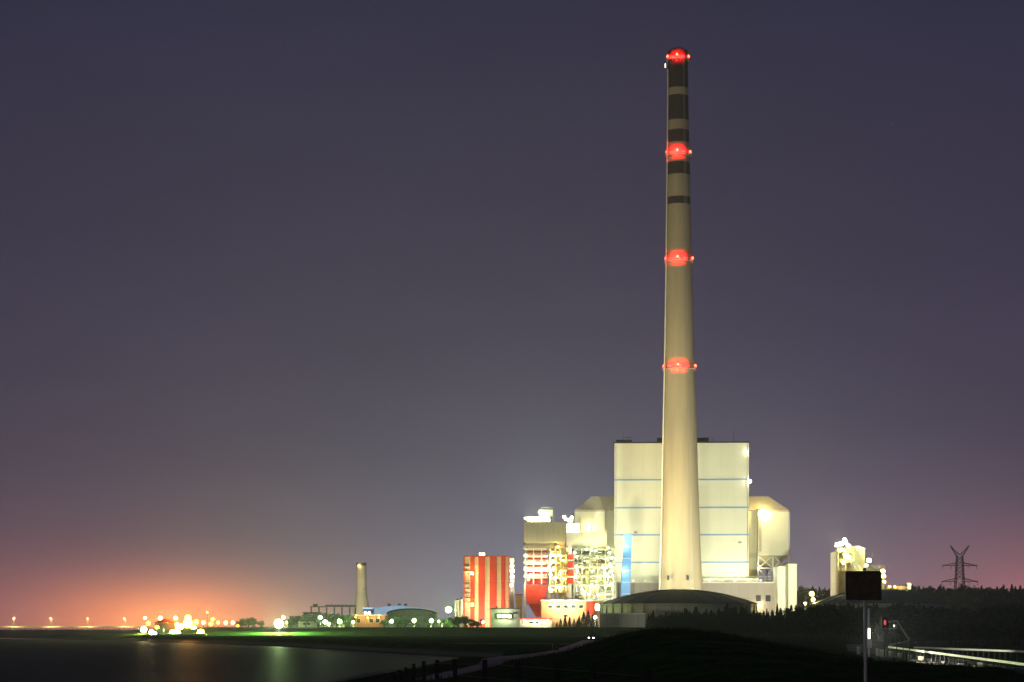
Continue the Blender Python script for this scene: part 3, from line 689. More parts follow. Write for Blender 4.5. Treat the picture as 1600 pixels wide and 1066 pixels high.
t = simple_building('gas_station_building', 'small flat lit service building in front of the red striped block', 767, 812, 952, 900, 8, TANK, ROOFD, [(805, 958, 2, 1.2)])
for px, k in ((780, 'g'), (788, 'w'), (796, 'w')): lamp_part(t, (X(px, 900), 899, Z(963, 900)), k, 1300, 1.6, 1.2)
t = simple_building('pump_house', 'pale pink little tower between the red striped block and the scrubber', 806, 816, 930, 955, 8, STRIPE, RED)
t = simple_building('office_block', 'long peach coloured low building at the foot of the scrubber towers', 846, 940, 939, 940, 16, PEACH, WSTEEL, [(860, 948, 2.2, 1.6), (872, 948, 2.2, 1.6), (884, 948, 2.2, 1.6), (896, 948, 2.2, 1.6), (908, 948, 2.2, 1.6)])
MB().box(X(916, 940), X(930, 940), 939.5, 939.9, Z(960, 940), Z(941, 940)).build('red_panel', RED, t)
lamp_part(t, (X(933, 940), 938.6, Z(949, 940)), 'w', 4500, 1.8, 2.8)
lamp_part(t, (X(866, 940), 939.2, Z(943, 940)), 'y', 2500, 1.2, .6)
lamp_part(t, (X(892, 940), 939.2, Z(943, 940)), 'y', 2500, 1.2, .6)
t = simple_building('workshop_building', 'low pale workshop with red strip under the scrubber tower', 812, 862, 968, 905, 10, CLADB, RED, [(830, 973, 2, 1), (840, 973, 2, 1)])
for px in (820, 835, 856): lamp_part(t, (X(px, 905), 904.2, Z(970, 905)), 'w', 700, 1, .5)
lamp_part(t, (X(843, 905), 904.0, Z(974, 905)), 'g', 1500, .8, .8)

# ------------------------------------------------------------------ coal domes
def coal_dome(px, label, rp=121, Y=882.0, front_block=True):
    cx = X(px, Y); r = rp / F * Y; zt = Z(944, Y); zp = Z(921.5, Y)
    t = thing('domed_store', label, 'storage building', (cx, Y, 3))
    MB().lathe(cx, Y, [(r, 2.5), (r, zt)], 72).build('wall', TANK, t, True)
    prof = []
    for k in range(14):
        f = k / 13.0; prof.append(((r + .6) * math.cos(f * math.pi / 2 * .985) if False else (r + .6) * (1 - f) + .3, zt + .01 + (zp - zt) * (1 - (1 - f) ** 2)))
    rf = MB().lathe(cx, Y, prof, 72)
    for i in range(24):
        a = 2 * math.pi * i / 24
        for (r0_, z0_), (r1_, z1_) in zip(prof[:-1], prof[1:]): rf.bar((cx + r0_ * math.cos(a), Y + r0_ * math.sin(a), z0_ + .05), (cx + r1_ * math.cos(a), Y + r1_ * math.sin(a), z1_ + .05), .28)
    rf.build('roof', DOME, t, True)
    rb = MB()
    for i in range(36):
        a = 2 * math.pi * i / 36; rb.bar((cx + (r + .15) * math.cos(a), Y + (r + .15) * math.sin(a), 3), (cx + (r + .15) * math.cos(a), Y + (r + .15) * math.sin(a), zt - .1), .5)
    rb.build('buttress', TANK, t)
    MB().lathe(cx, Y, [(r + .45, zt - 1.2), (r + .45, zt - .6)], 72).build('ring_beam', GREYW, t, True)
    return t
coal_dome(1060, 'wide round store with a shallow dark domed roof in front of the tall chimney')
coal_dome(1376, 'wide round store with a dark domed roof behind the back of the sign', 106)
Yb = 838.0
t = simple_building('retaining_block', 'plain grey flat block in front of the left half of the domed store', 937, 1008, 960, Yb, 7, GREYW, CLADB, base=2.8)

# ------------------------------------------------------------------ right hand tower behind the sign
def right_plant():
    Y = 960.0; xx = lambda p: X(p, Y); zz = lambda p: Z(p, Y)
    t = thing('transfer_tower', 'brightly lit yellow conveyor transfer tower rising behind the sign', 'tower', (xx(1340), Y + 8, 3))
    MB().box(xx(1307), xx(1333), Y, Y + 18, 2.5, zz(862)).build('wall', CLADB, t)
    MB().box(xx(1333) + .01, xx(1352), Y + 1, Y + 17, 2.5, zz(858)).build('wall', CLAD, t)
    MB().prism([(xx(1311), zz(862) + .01), (xx(1352), zz(858) + .01), (xx(1352), zz(857)), (xx(1342), zz(853)), (xx(1320), zz(853))], Y - .3, Y + 18.3).build('roof', WSTEEL, t)
    MB().box(xx(1352) + .02, xx(1384), Y + 3, Y + 18, 2.5, zz(888)).build('wall', CLADG, t)
    r = MB(); rail(r, [(xx(1352), Y + 3, zz(888)), (xx(1384), Y + 3, zz(888))], 1.3, 2, .12); r.build('railing', WSTEEL, t)
    fr = MB()
    fr.bar((xx(1312), Y - 1, zz(858)), (xx(1344), Y - 2, zz(890)), 1.6); fr.build('conveyor_chute', WSTEEL, t)
    frame_tower(t, xx(1309), xx(1332), Y - 2, Y - .4, 3, zz(862), 8, 2, YSTEEL, .35)
    MB().tube((xx(1365), Y + 4, zz(888)), (xx(1365), Y + 4, zz(862)), .2, .1).build('mast', WSTEEL, t); MB().tube((xx(1320), Y + 4, zz(853)), (xx(1320), Y + 4, zz(842)), .3, .2).build('mast', WSTEEL, t)
    MB().box(xx(1310), xx(1326), Y - 1, Y + 5, zz(853) + .01, zz(848)).build('head_house', CLADB, t)
    for px, py, pw, w in ((1307, 852, 6000, 2.0), (1313, 850, 6000, 2.0), (1319, 848, 6000, 2.0), (1318, 843, 2500, 1.2), (1324, 853, 4000, 1.6), (1320, 868, 6000, 2.0), (1325, 871, 3500, 1.6), (1356, 876, 6000, 1.8), (1352, 884, 2500, 1.2), (1378, 893, 5500, 1.6), (1379, 901, 5500, 1.6), (1380, 909, 3500, 1.2), (1316, 880, 1500, 1)):
        lamp_part(t, (xx(px), Y - 2.9, zz(py)), 'g' if px in (1352, 1325) else 'y' if px > 1370 else 'w', pw, w, w * .8)
    for px, py in ((1310, 850), (1322, 868), (1378, 897)): halo(t, (xx(px), Y - 4, zz(py)), 'y', HALO * 1.2)
    Y = 1000.0
    t = thing('conveyor_bridge', 'long lit low conveyor gallery running right from the transfer tower', 'conveyor', (X(1402, Y), Y, 3))
    MB().box(X(1385, Y), X(1424, Y), Y, Y + 4, Z(921, Y), Z(916, Y)).build('gallery', CLADB, t)
    l = MB()
    for px in (1388, 1398, 1408, 1418): l.bar((X(px, Y), Y + 2, 3), (X(px, Y), Y + 2, Z(921, Y)), .8)
    l.build('trestle', WSTEEL, t)
    w_ = MB()
    MB().box(X(1417, Y), X(1422, Y), Y - 2, Y - .01, Z(921, Y), Z(911, Y)).build('drive_house', WSTEEL, t)
    for px in (1389, 1397, 1419.5): lamp_part(t, (X(px, Y), Y - 2.8, Z(914 if px > 1410 else 917, Y)), 'y', 1600, .8, .6)
right_plant()

# ------------------------------------------------------------------ second chimney and the old works
def small_chimney():
    Y = 1300.0; xx = lambda p: X(p, Y); zz = lambda p: Z(p, Y)
    t = thing('chimney', 'short stout beige chimney with a flared dark foot above the low works', 'chimney', (xx(564.5), Y, 3))
    r = 8 / F * Y
    MB().lathe(xx(564.5), Y, [(r, zz(925)), (r, zz(884))], 28).build('shaft', mat('pale_concrete', (.5, .42, .28), .8, scale=.3), t, True)
    MB().lathe(xx(564.5), Y, [(r * .98, zz(884) + .01), (r * .98, zz(879.5)), (r * .8, zz(879.5)), (r * .8, zz(882))], 28).build('cap', DSTEEL, t, True)
    MB().lathe(xx(564.5), Y, [(r * 1.55, 3), (r * 1.5, zz(950)), (r * 1.35, zz(940)), (r * 1.12, zz(930)), (r * 1.01, zz(925))], 28).build('foot', CONC, t, True)
    for a in (-110,): 
        q = (xx(564.5) + (r + .3) * math.cos(R(a)), Y + (r + .3) * math.sin(R(a)) - .2, zz(883)); lamp_part(t, q, 'y', 700, .5, .5)
    Y = 1180.0
    t = thing('conveyor_bridge', 'dark raised conveyor bridge running left from the short chimney', 'conveyor', (X(520, Y), Y, 3))
    MB().box(X(508, Y), X(556, Y), Y, Y + 4, Z(948.5, Y), Z(945.5, Y)).build('gallery', DSTEEL, t)
    MB().box(X(484, Y), X(508, Y) - .01, Y + 1, Y + 3, Z(949, Y), Z(947.5, Y)).build('gallery', DSTEEL, t)
    MB().box(X(489, Y), X(496, Y), Y, Y + 3, Z(947.4, Y), Z(944, Y)).build('drive_house', DSTEEL, t)
    l = MB()
    for px in (486, 498, 510, 522, 534, 546, 555): l.bar((X(px, Y), Y + 2, 3), (X(px, Y), Y + 2, Z(949, Y)), .8)
    for px in (511, 515, 519, 524, 529, 535, 541, 548): l.bar((X(px, Y), Y + 2, Z(945.6, Y)), (X(px, Y), Y + 2, Z(943.5, Y)), .3)
    l.build('trestle', DSTEEL, t)
    Y = 1120.0
    t = thing('shed', 'wide works hall with a pale blue low pitched roof right of the short chimney', 'building', (X(620, Y), Y + 20, 3))
    MB().box(X(572, Y), X(672, Y), Y, Y + 40, 2.5, Z(957, Y)).build('wall', BLUEL, t)
    MB().prism([(X(571, Y), Z(957, Y) + .01), (X(673, Y), Z(957, Y) + .01), (X(655, Y), Z(950, Y)), (X(625, Y), Z(946, Y)), (X(590, Y), Z(949, Y))], Y - .5, Y + 40).build('roof', BLUEL, t)
    for px in (607, 623, 633): MB().bbox(X(px, Y), Y + 6, Z(945, Y), 1.6, 2, 1.2).build('roof_vent', ROOFD, t)
    Y = 1060.0
    t = thing('storage_hall', 'green grey hall with a curved roof behind the lit trees', 'building', (X(642, Y), Y + 15, 3))
    pts = [(X(604, Y), 2.5), (X(680, Y), 2.5)] + [(X(680 - 76 * k / 12, Y), Z(959 - 6.5 * math.sin(math.pi * k / 12) ** .6, Y)) for k in range(13)]
    MB().prism(pts, Y, Y + 30).build('wall', mat('green_grey_cladding', (.38, .40, .26), .6, lines=(4, 5, .25)), t)
    rf = [(x, z + .01) for x, z in pts[2:]] + [(x, z + .6) for x, z in reversed(pts[2:])]
    MB().prism(rf, Y - .4, Y + 30.4).build('roof', ROOFD, t)
    t = simple_building('control_building', 'small dark blue cabin with two white lamps on the peach building', 568, 583, 951, 1010, 8, mat('navy_paint', (.03, .06, .22), .5), BLUEL)
    for px in (571, 577): lamp_part(t, (X(px, 1010), 1009, Z(958, 1010)), 'w', 700, 1.0, 1.0)
    t = simple_building('gatehouse', 'wide peach coloured flat building below the short chimney', 551, 602, 962, 960, 18, PEACH, WSTEEL, [(560, 970, 2, 2), (580, 970, 2, 2), (590, 970, 2, 2)])
    for px in (556, 575, 592): lamp_part(t, (X(px, 960), 958.6, Z(965, 960)), 'y', 600, .6, .4)
    for i, (a, b, c, Y, m, lab) in enumerate(((452, 470, 964, 1010, GREYW, 'dark grey cabin at the left end of the works'), (466, 492, 971, 900, CLADB, 'low pale shed with a lit front among the trees'), (500, 515, 972, 905, GREYW, 'small grey lit shed left of the gatehouse'), (520, 536, 970, 915, CLADB, 'little brown shed beside the gatehouse trees'), (655, 690, 974, 920, CLADG, 'long low green lit shed right of the curved hall'), (474, 500, 958, 1090, DSTEEL, 'dark flat shed under the left end of the dark conveyor'))):
        t = simple_building('works_shed', lab, a, b, c, Y, 10, m, ROOFD if i % 2 else CLADG, [((a + b) / 2 - 3, c + 4, 1.6, 1.2), ((a + b) / 2 + 3, c + 4, 1.6, 1.2)])
    # red glowing works hall at the far left of the plant, seen through trees
small_chimney()

# ------------------------------------------------------------------ lamp posts
LP = 3.0
LENS_DIM = 1
def lamp_post(name, label, px, py, Y, kind, power, group=None, w=1.0, base=None, head='flood', z=None):
    x = X(px, Y); zz = Z(py, Y); b = ground(x, Y) - .15 if base is None else base
    t = thing(name, label, 'lamp', (x, Y, b), group)
    MB().tube((x, Y, b), (x, Y, zz + .3), .14, .09, 8).build('pole', DSTEEL, t)
    if head == 'flood':
        h = MB().tube((x, Y - .05, zz), (x, Y - .555, zz), w * .25, w * .60, 16).build('lamp_head', DARK, t)
        MB().tube((x, Y - .56, zz), (x, Y - .70, zz), w * .58, w * .50, 16).build('lens', LENS[kind], h)  # disc oversized to stand in for glare round the lamp
        light(h, (x, Y - 1.1, zz), kind, power * LP, .14 + .09 * w)
    else:
        h = MB().bar((x, Y, zz + .4), (x, Y - 1.5, zz + .5), .12); h.bbox(x, Y - 1.9, zz + .45, .5, 1.1, .25); h = h.build('lamp_head', DARK, t)
        MB().lathe(x, Y - 1.9, [(.12, zz - .1 * w), (.28 * w, zz), (.28 * w, zz + .2), (.2, zz + .31)], 10).build('lens', LENS[kind], h)
        light(h, (x, Y - 1.9, zz - .6), kind, power, .3)
    return t
ordn = ['first', 'second', 'third', 'fourth', 'fifth', 'sixth', 'seventh', 'eighth', 'ninth', 'tenth']
# jetty far out
def jetty():
    Y = 2000.0
    t = thing('jetty', 'long thin jetty on piles at far left, its pale deck imitating bright water', 'jetty', (X(80, Y), Y, 0))
    MB().box(X(-140, Y), X(226, Y), Y, Y + 5, 1.9, 3.3).build('deck', mat('water_glint_deck', (.6, .55, .45), .8), t)  # deck made pale and deep to imitate the bright water strip
    mb = MB()
    for i in range(46):
        x = X(-140, Y) + i * (X(226, Y) - X(-140, Y)) / 45; mb.tube((x, Y + 2.5, -1.5), (x, Y + 2.5, 1.9), .35, .35, 6)
    mb.build('pile', DSTEEL, t)
    for i, px in enumerate((22, 80, 137, 196)):
        lamp_post('jetty_lamp', '%s small orange lamp along the jetty counted from the left edge' % ordn[i], px, 966.5, Y, 'y', 36000, 'lamps along the jetty', 4.0, 3.0, 'street')
jetty()
# harbour lamps
HB = [(225, 984, 770, 'y', 9000, 2.2, 'big white floodlight at the left end of the harbour yard'),
      (237, 988, 765, 'w', 6000, 1.6, 'white floodlight beside the green container'),
      (243, 990, 765, 'g', 2500, 1.0, 'small greenish lamp on the green container side'),
      (227, 966, 900, 'y', 1500, 1.2, 'tall small lamp behind the left end of the harbour yard'),
      (251, 966, 880, 'y', 2500, 1.5, 'tall cream lamp left of the yellow floodlight'),
      (262, 972, 840, 'y', 9000, 2.6, 'bright yellow floodlight above the quay shed'),
      (275, 966, 880, 'y', 2000, 1.3, 'tall small lamp between the yellow and the orange floodlight'),
      (270, 989, 768, 'w', 9000, 2.0, 'low white floodlight in the middle of the quay, left of two'),
      (277, 989, 768, 'y', 9000, 2.2, 'low white floodlight in the middle of the quay, right of two'),
      (294, 974, 800, 'y', 9000, 3.4, 'brightest orange white floodlight mast of the harbour'),
      (294, 966, 799, 'o', 22000, 2.4, 'orange lamp on the mast behind the brightest floodlight'),
      (314, 989, 768, 'y', 10000, 2.4, 'low white floodlight at the right end of the quay'),
      (318, 973, 860, 'y', 1500, 1.2, 'small warm lamp right of the harbour masts'),
      (341, 973, 860, 'o', 2000, 1.2, 'orange lamp at the left of the row on the dike'),
      (353, 973, 860, 'y', 2200, 1.2, 'warm lamp in the middle of the row on the dike'),
      (364, 973, 860, 'y', 2200, 1.2, 'warm lamp at the right of the row on the dike'),
      (372, 978, 850, 'o', 900, .8, 'low faint orange lamp where the green dike begins'),
      (436, 975, 768, 'g', 90000, 3.0, 'single dazzling white green floodlight on the green dike'),
      (448, 973, 850, 'g', 900, .7, 'tiny lamp just right of the dazzling dike floodlight'),
      (324, 957, 880, 'r', 1500, 1.1, 'tall mast with a small red lamp above the harbour')]
HB += [(232, 974, 850, 'o', 2500, 1.6, 'small orange lamp above the left of the quay'), (246, 981, 790, 'o', 2500, 1.4, 'orange lamp just above the green container'),
       (257, 977, 820, 'o', 3500, 1.8, 'orange lamp low beside the bright yellow floodlight'), (283, 979, 785, 'y', 4000, 1.8, 'yellow lamp between the quay pair and the tall bright mast'),
       (303, 981, 785, 'y', 4000, 1.8, 'yellow lamp right of the tall bright mast'), (307, 972, 840, 'o', 3500, 1.8, 'orange lamp right of the tall bright mast, higher up'),
       (330, 975, 850, 'o', 3000, 1.5, 'orange lamp below the mast with the small red lamp'), (333, 968, 900, 'o', 2000, 1.4, 'high orange lamp right of the mast with the small red lamp')]
for px, py, Y, k, pw, w, lab in HB:
    t = lamp_post('floodlight_mast', lab, px, py, Y, k, pw, 'floodlights at the harbour and dike', w)
    if w > 2.1: halo(t, (X(px, Y), Y - 1.4, Z(py, Y)), 'o' if px in (294, 262) else 'g' if px == 436 else 'y', HALO * .7)
WK = [(443, 965, 990, 'g', 2500, 1.6, 'upper white lamp among the trees left of the works'),
      (501, 965, 885, 'g', 3500, 1.6, 'upper green lamp among the lit trees'),
      (508, 972, 890, 'w', 4500, 2.0, 'white floodlight in front of the sheds among the lit trees'),
      (514, 975, 888, 'g', 2500, 1.4, 'low green white lamp beside the sheds'),
      (531, 971, 890, 'g', 4500, 2.0, 'bright lamp between the sheds and the gatehouse'),
      (552, 972, 940, 'g', 2500, 1.4, 'lamp at the left corner of the gatehouse'),
      (612, 971, 900, 'g', 3500, 1.6, 'lamp just right of the gatehouse'),
      (647, 970, 900, 'g', 4500, 1.9, 'left lamp of the pair under the curved hall'),
      (674, 970, 900, 'g', 4500, 1.9, 'right lamp of the pair under the curved hall'),
      (686, 971, 880, 'g', 900, .7, 'small lamp right of the curved hall'),
      (701, 953, 930, 'g', 16000, 3.2, 'large dazzling green white floodlight left of the red striped block'),
      (755, 972, 880, 'y', 2500, 1.2, 'low warm lamp under the red striped block'),
      (930, 965, 822, 'w', 5000, 1.2, 'white lamp between the pines and the domed store'),
      (1258, 943, 905, 'y', 1500, 1.1, 'small yellow lamp left of the pair beside the second domed store'),
      (1268, 928, 905, 'y', 9000, 2.2, 'upper yellow floodlight between the service block and second domed store'),
      (1270, 937, 900, 'y', 5000, 1.6, 'lower yellow floodlight between the service block and second domed store')]
for px, py, Y, k, pw, w, lab in WK:
    t_ = lamp_post('lamp_post', lab, px, py, Y, k, pw * (2.6 if px < 700 else 1), 'yard lamps around the power plant', w * .78)
    if w > 1.8: halo(bpy.data.objects[t_.name], (X(px, Y), Y - 1.4, Z(py, Y)), k, HALO * (.9 if w > 2.1 else .3))

# added floodlight masts, mostly hidden, washing the chimney, boiler house and works
def wash(label, px, Y, z, aim, power, col, cone=60, soft=.6):
    x = X(px, Y); t = thing('floodlight_mast', label, 'lamp', (x, Y, 2.9))
    MB().tube((x, Y, 2.9), (x, Y, z), .16, .12, 8).build('pole', DSTEEL, t)
    h = MB().bbox(x, Y - .15, z + .3, 1.6, .4, .8).build('lamp_head', DARK, t)
    MB().bbox(x, Y + .10, z + .3, 1.4, .08, .6).build('lens', E_Y, h)
    light(h, (x, Y + .9, z + .5), col, power, soft, aim, cone, .8)
WARM = (1, .97, .66); GRN = (1, 1, .73)
wash('unseen floodlight mast left of the domed store washing the tall chimney', 962, 950, 14, (X(1062, 1000), 1000, 95), 1.9e5, (1, .74, .34), 80)
wash('unseen floodlight mast behind the left of the dome washing the tall chimney', 985, 925, 12, (X(1062, 1000), 1000, 170), 2.6e5, (1, .72, .34), 70)
wash('unseen floodlight mast between the peach building and the domed store', 950, 958, 12, (X(985, 1040), 1040, 70), 1.3e5, WARM, 110, 2)
wash('unseen floodlight mast behind the middle of the domed store', 1063, 924, 10, (X(1063, 1040), 1040, 95), 1.15e5, GRN, 95, 2.5)
wash('unseen floodlight mast behind the right of the domed store', 1165, 915, 9, (X(1130, 1040), 1040, 85), 4.3e5, GRN, 95, 2.5)
wash('added floodlight mast washing the top of the tall chimney', 1010, 930, 12, (X(1062, 1000), 1000, 225), 4.2e5, (1, .82, .52), 36)
wash('added floodlight mast in front of the peach building lighting the scrubber towers', 884, 926, 9, (X(884, 970), 970, 42), 3.4e4, (1, .94, .55), 125)
wash('added floodlight mast lighting the pale blue roofed works hall', 604, 1088, 8, (X(615, 1120), 1120, 9), 2.2e4, (.85, .93, 1), 150)
wash('added low floodlight mast hidden behind the right scrubber tower', 922, 1022, 10, (X(925, 1052), 1052, 45), 3.5e4, WARM, 130, 1)
wash('unseen floodlight mast near the service block', 1240, 940, 9, (X(1200, 1040), 1040, 50), 1.4e5, (1, .92, .62), 100, 2)
wash('unseen floodlight mast at the foot of the red striped block', 752, 912, 7, (X(764, 935), 935, 20), 4e4, (1, .85, .55), 130)
wash('unseen floodlight mast lighting the short chimney', 545, 1240, 8, (X(564, 1300), 1300, 28), 1.3e5, (1, .93, .70), 100)

# ------------------------------------------------------------------ harbour yard
def harbour():
    Y = 775.0
    t = thing('container', 'teal shipping container on the quay beside the left floodlights', 'container', (X(245, Y), Y, 1.6))
    x0, x1 = X(240, Y), X(255, Y); MB().box(x0, x1, Y, Y + 2.4, 1.5, 4.2).build('body', CONT, t)
    d = MB()
    for k in range(5): d.bar((x0 + .4 + k * (x1 - x0 - .8) / 4, Y - .06, 1.6), (x0 + .4 + k * (x1 - x0 - .8) / 4, Y - .06, 4.1), .1)
    d.build('door_bar', STEEL, t)
    t = thing('shed', 'low quay shed glowing yellow under the harbour floodlights', 'building', (X(262, 790), 792, 1.6))
    x0, x1 = X(240, 790), X(272, 790)
    MB().box(x0, x1, 792, 800, 1.2, 6.2).build('wall', STRIPE, t)
    MB().prism([(x0 - .3, 6.21), (x1 + .3, 6.21), ((x0 + x1) / 2, 7.8)], 791.6, 800.4).build('roof', RED, t)
    MB().bbox(x0 + 2.5, 791.9, 2.9, 2.6, .16, 2.8).build('door', DSTEEL, t)
    t = thing('quay_wall', 'concrete quay wall under the harbour floodlights', 'wall', (X(270, 742), 742, 0))
    MB().box(X(222, 742), X(322, 742), 741, 743.5, -.3, 1.9).build('wall', CONC, t)
    MB().box(X(222, 742) - .1, X(322, 742) + .1, 740.8, 743.7, 1.905, 2.15).build('coping', CONC, t)
    bl = MB()
    t2 = None
    for i, px in enumerate((232, 250, 268, 286, 304)):
        x = X(px, 742.5); b = MB().tube((x, 742.2, 2.1), (x, 742.2, 2.6), .2, .24, 10); b.tube((x - .4, 742.2, 2.5), (x + .4, 742.2, 2.5), .1, .1, 8)
        tag(b.build('bollard', YSTEEL), '%s mooring bollard from the left on the quay wall' % ordn[i], 'bollard', 'mooring bollards on the quay')
harbour()

# ------------------------------------------------------------------ pylon
def pylon():
    Y = 1120.0; cx = X(1499.5, Y); g = 12.0; zz = lambda p: Z(p, Y)
    g = ground(cx, Y) - .3
    t = thing('pylon', 'lattice power pylon with a V shaped top on the wooded skyline at right', 'pylon', (cx, Y, g))
    def body(z0, w0, z1, w1, n, mb):
        for i in range(n):
            a, b = i / n, (i + 1) / n; za, zb_ = z0 + (z1 - z0) * a, z0 + (z1 - z0) * b; wa, wb = w0 + (w1 - w0) * a, w0 + (w1 - w0) * b
            ca = [(cx + sx * wa / 2, Y + sy * wa / 2, za) for sx, sy in ((-1, -1), (1, -1), (1, 1), (-1, 1))]
            cb = [(cx + sx * wb / 2, Y + sy * wb / 2, zb_) for sx, sy in ((-1, -1), (1, -1), (1, 1), (-1, 1))]
            for k in range(4):
                mb.bar(ca[k], cb[k], .32); mb.bar(ca[k], cb[(k + 1) % 4], .18); mb.bar(ca[(k + 1) % 4], cb[k], .18); mb.bar(cb[k], cb[(k + 1) % 4], .16)
    mb = MB(); body(g, 7.5, zz(905), 4.2, 4, mb); body(zz(905), 4.2, zz(870), 3.0, 5, mb); mb.build('tower_body', DSTEEL, t)
    def arm(py, half, hgt):
        m = MB(); z = zz(py)
        for s in (-1, 1):
            tip = (cx + s * half, Y, z)
            for sy in (-1, 1):
                m.bar((cx + s * 1.6, Y + sy * 1.6, z), tip, .3); m.bar((cx + s * 1.6, Y + sy * 1.6, z + hgt), tip, .3)
            for k in range(1, 7):
                f = k / 7; x = cx + s * (1.6 + (half - 1.6) * f); m.bar((x, Y, z), (x, Y, z + hgt * (1 - f)), .2); m.bar((x, Y - 1.6 * (1 - f), z), (x, Y + 1.6 * (1 - f), z), .2)
        return m.build('crossarm', DSTEEL, t)
    arm(884, 9.4, 1.6); arm(909, 9.8, 1.8)
    for s in (-1, 1):
        m = MB(); a0 = Vector((cx + s * 1.2, Y, zz(871))); a1 = Vector((cx + s * 5.0, Y, zz(853)))
        for sy in (-.8, .8):
            m.bar(a0 + Vector((0, sy, 0)), a1 + Vector((0, sy * .3, 0)), .3); m.bar(a0 + Vector((-s * 1.2, sy, 1.2)), a1, .26)
        for k in range(6):
            p = a0.lerp(a1, k / 6); q = a0.lerp(a1, (k + 1) / 6); m.bar(p + Vector((0, -.7, 0)), q + Vector((-s * .8, .7, .5)), .16)
        m.build('earth_wire_peak', DSTEEL, t)
    for s in (-1, 1):
        for z_, hs in ((884, (4.5, 9)), (909, (5, 9.4))):
            for hx in hs: MB().tube((cx + s * hx, Y, zz(z_) - 1.9), (cx + s * hx, Y, zz(z_)), .12, .12, 6).build('insulator', DARK, t)
pylon()

# ------------------------------------------------------------------ trees
def leafy(blobs, n, size, q, cone=None):
    mb = MB()
    for _ in range(n):
        if cone:
            h, r = cone
            f = q.random() ** .75; lay = (f * 9) % 1
            rad = r * (1 - f) ** .85 * (.55 + .45 * (1 - lay)) * (q.random() ** .35); a = q.uniform(0, 2 * math.pi)
            c = Vector((rad * math.cos(a), rad * math.sin(a), h * (.12 + .88 * f) - rad * .22)); s = size * q.uniform(.6, 1.25) * (1 - .45 * f)
        else:
            bx, by, bz, br = q.choice(blobs)
            d = Vector((q.gauss(0, 1), q.gauss(0, 1), q.gauss(0, 1))).normalized() * br * (q.random() ** .4)
            c = Vector((bx, by, bz)) + Vector((d.x, d.y, d.z * .85)); s = size * q.uniform(.6, 1.3)
        u = Vector((q.gauss(0, 1), q.gauss(0, 1), q.gauss(0, .7))).normalized(); v = u.cross(Vector((q.gauss(0, 1), q.gauss(0, 1), q.gauss(0, 1)))).normalized()
        k = len(mb.v); mb.v += [tuple(c - u * s), tuple(c + v * s * .6), tuple(c + u * s), tuple(c - v * s * .6)]; mb.f.append((k, k + 1, k + 2, k + 3))
    return mb
def make_tree(kind, q):
    if kind == 'conifer':
        h = 12; tr = MB().tube((0, 0, -.6), (0, 0, h * .95), .22, .04, 7); 
        for k in range(10):
            a = q.uniform(0, 6.28); z = h * (.15 + .07 * k); L = 2.4 * (1 - z / h)
            tr.bar((0, 0, z), (math.cos(a) * L, math.sin(a) * L, z - .3), .09, .03)
        cw = leafy(None, 900, .42, q, (h, q.uniform(2.1, 2.9)))
        return tr, cw, PINE
    h = 9; tr = MB().tube((0, 0, -.5), (0, 0, h * .45), .28, .18, 8); blobs = []
    for k in range(9):
        a = q.uniform(0, 6.28); e = q.uniform(.2, 1.3); L = q.uniform(2, 4)
        p = Vector((math.cos(a) * math.cos(e) * L, math.sin(a) * math.cos(e) * L, h * .42 + math.sin(e) * L * 1.05)); tr.bar((0, 0, h * .38), p, .16, .04); blobs.append((p.x, p.y, p.z, q.uniform(1.0, 1.8)))
    blobs += [(0, 0, h * .6, 1.9), (q.uniform(-1, 1), q.uniform(-1, 1), h * .35, 1.7)]
    return tr, leafy(blobs, 1000, .36, q), LEAF if kind == 'leafy' else DLEAF  # bushy is the leafy tree in the unlit colour
proto = {}
for kind, cnt in (('conifer', 5), ('leafy', 4), ('bushy', 4)):
    for i in range(cnt):
        q = random.Random(100 + i + (0 if kind == 'conifer' else 50)); tr, cw, m = make_tree(kind, q)
        mt = bpy.data.meshes.new('trunk'); mt.from_pydata(tr.v, [], tr.f); mt.materials.append(BARK)
        mc = bpy.data.meshes.new('crown'); mc.from_pydata(cw.v, [], cw.f); mc.materials.append(m)
        proto.setdefault(kind, []).append((mt, mc))
def tree(kind, x, y, h, label, group, q, z=None, wide=1.0):
    mt, mc = q.choice(proto[kind]); zb = ground(x, y) if z is None else z
    t = thing('conifer_tree' if kind == 'conifer' else 'leafy_tree', label, 'tree', (x, y, zb), group)
    s = h / (12.0 if kind == 'conifer' else 8.6)
    t.scale = (s * wide, s * wide, s); t.rotation_euler = (0, 0, q.uniform(0, 6.28))
    for n, me in (('trunk', mt), ('crown', mc)):
        o = bpy.data.objects.new(n, me); COL.objects.link(o); o.parent = t
q = random.Random(5)
# belt in front of the round store
for i in range(60):
    px = 1013 + 240 * (i + q.uniform(-.4, .4)) / 60; Y = 700 + q.uniform(-25, 30)
    top = 950 + 12 * q.random() if px < 1060 else 944 + 12 * q.random() ** .8 + 3 * math.sin(px * .07)
    x = X(px, Y); h = max(6, Z(top, Y) - ground(x, Y))
    if q.random() < .35: tree('bushy', x, Y, h * .86, 'dark round crowned tree in the belt in front of the domed store and annexe', 'round crowned trees in the belt before the domed store', q, wide=q.uniform(.9, 1.3))
    else: tree('conifer', x, Y, h, 'dark conifer in the belt of trees in front of the domed store and annexe', 'conifers in the belt before the domed store', q, wide=q.uniform(.9, 1.7))
# second row closing the gaps low down
for i in range(34):
    px = 1030 + 225 * (i + q.uniform(-.4, .4)) / 34; Y = 655 + q.uniform(-10, 10); x = X(px, Y)
    tree('bushy', x, Y, q.uniform(4.5, 6.5), 'low dark bush at the foot of the conifer belt before the domed store', 'bushes along the conifer belt', q, wide=1.3)
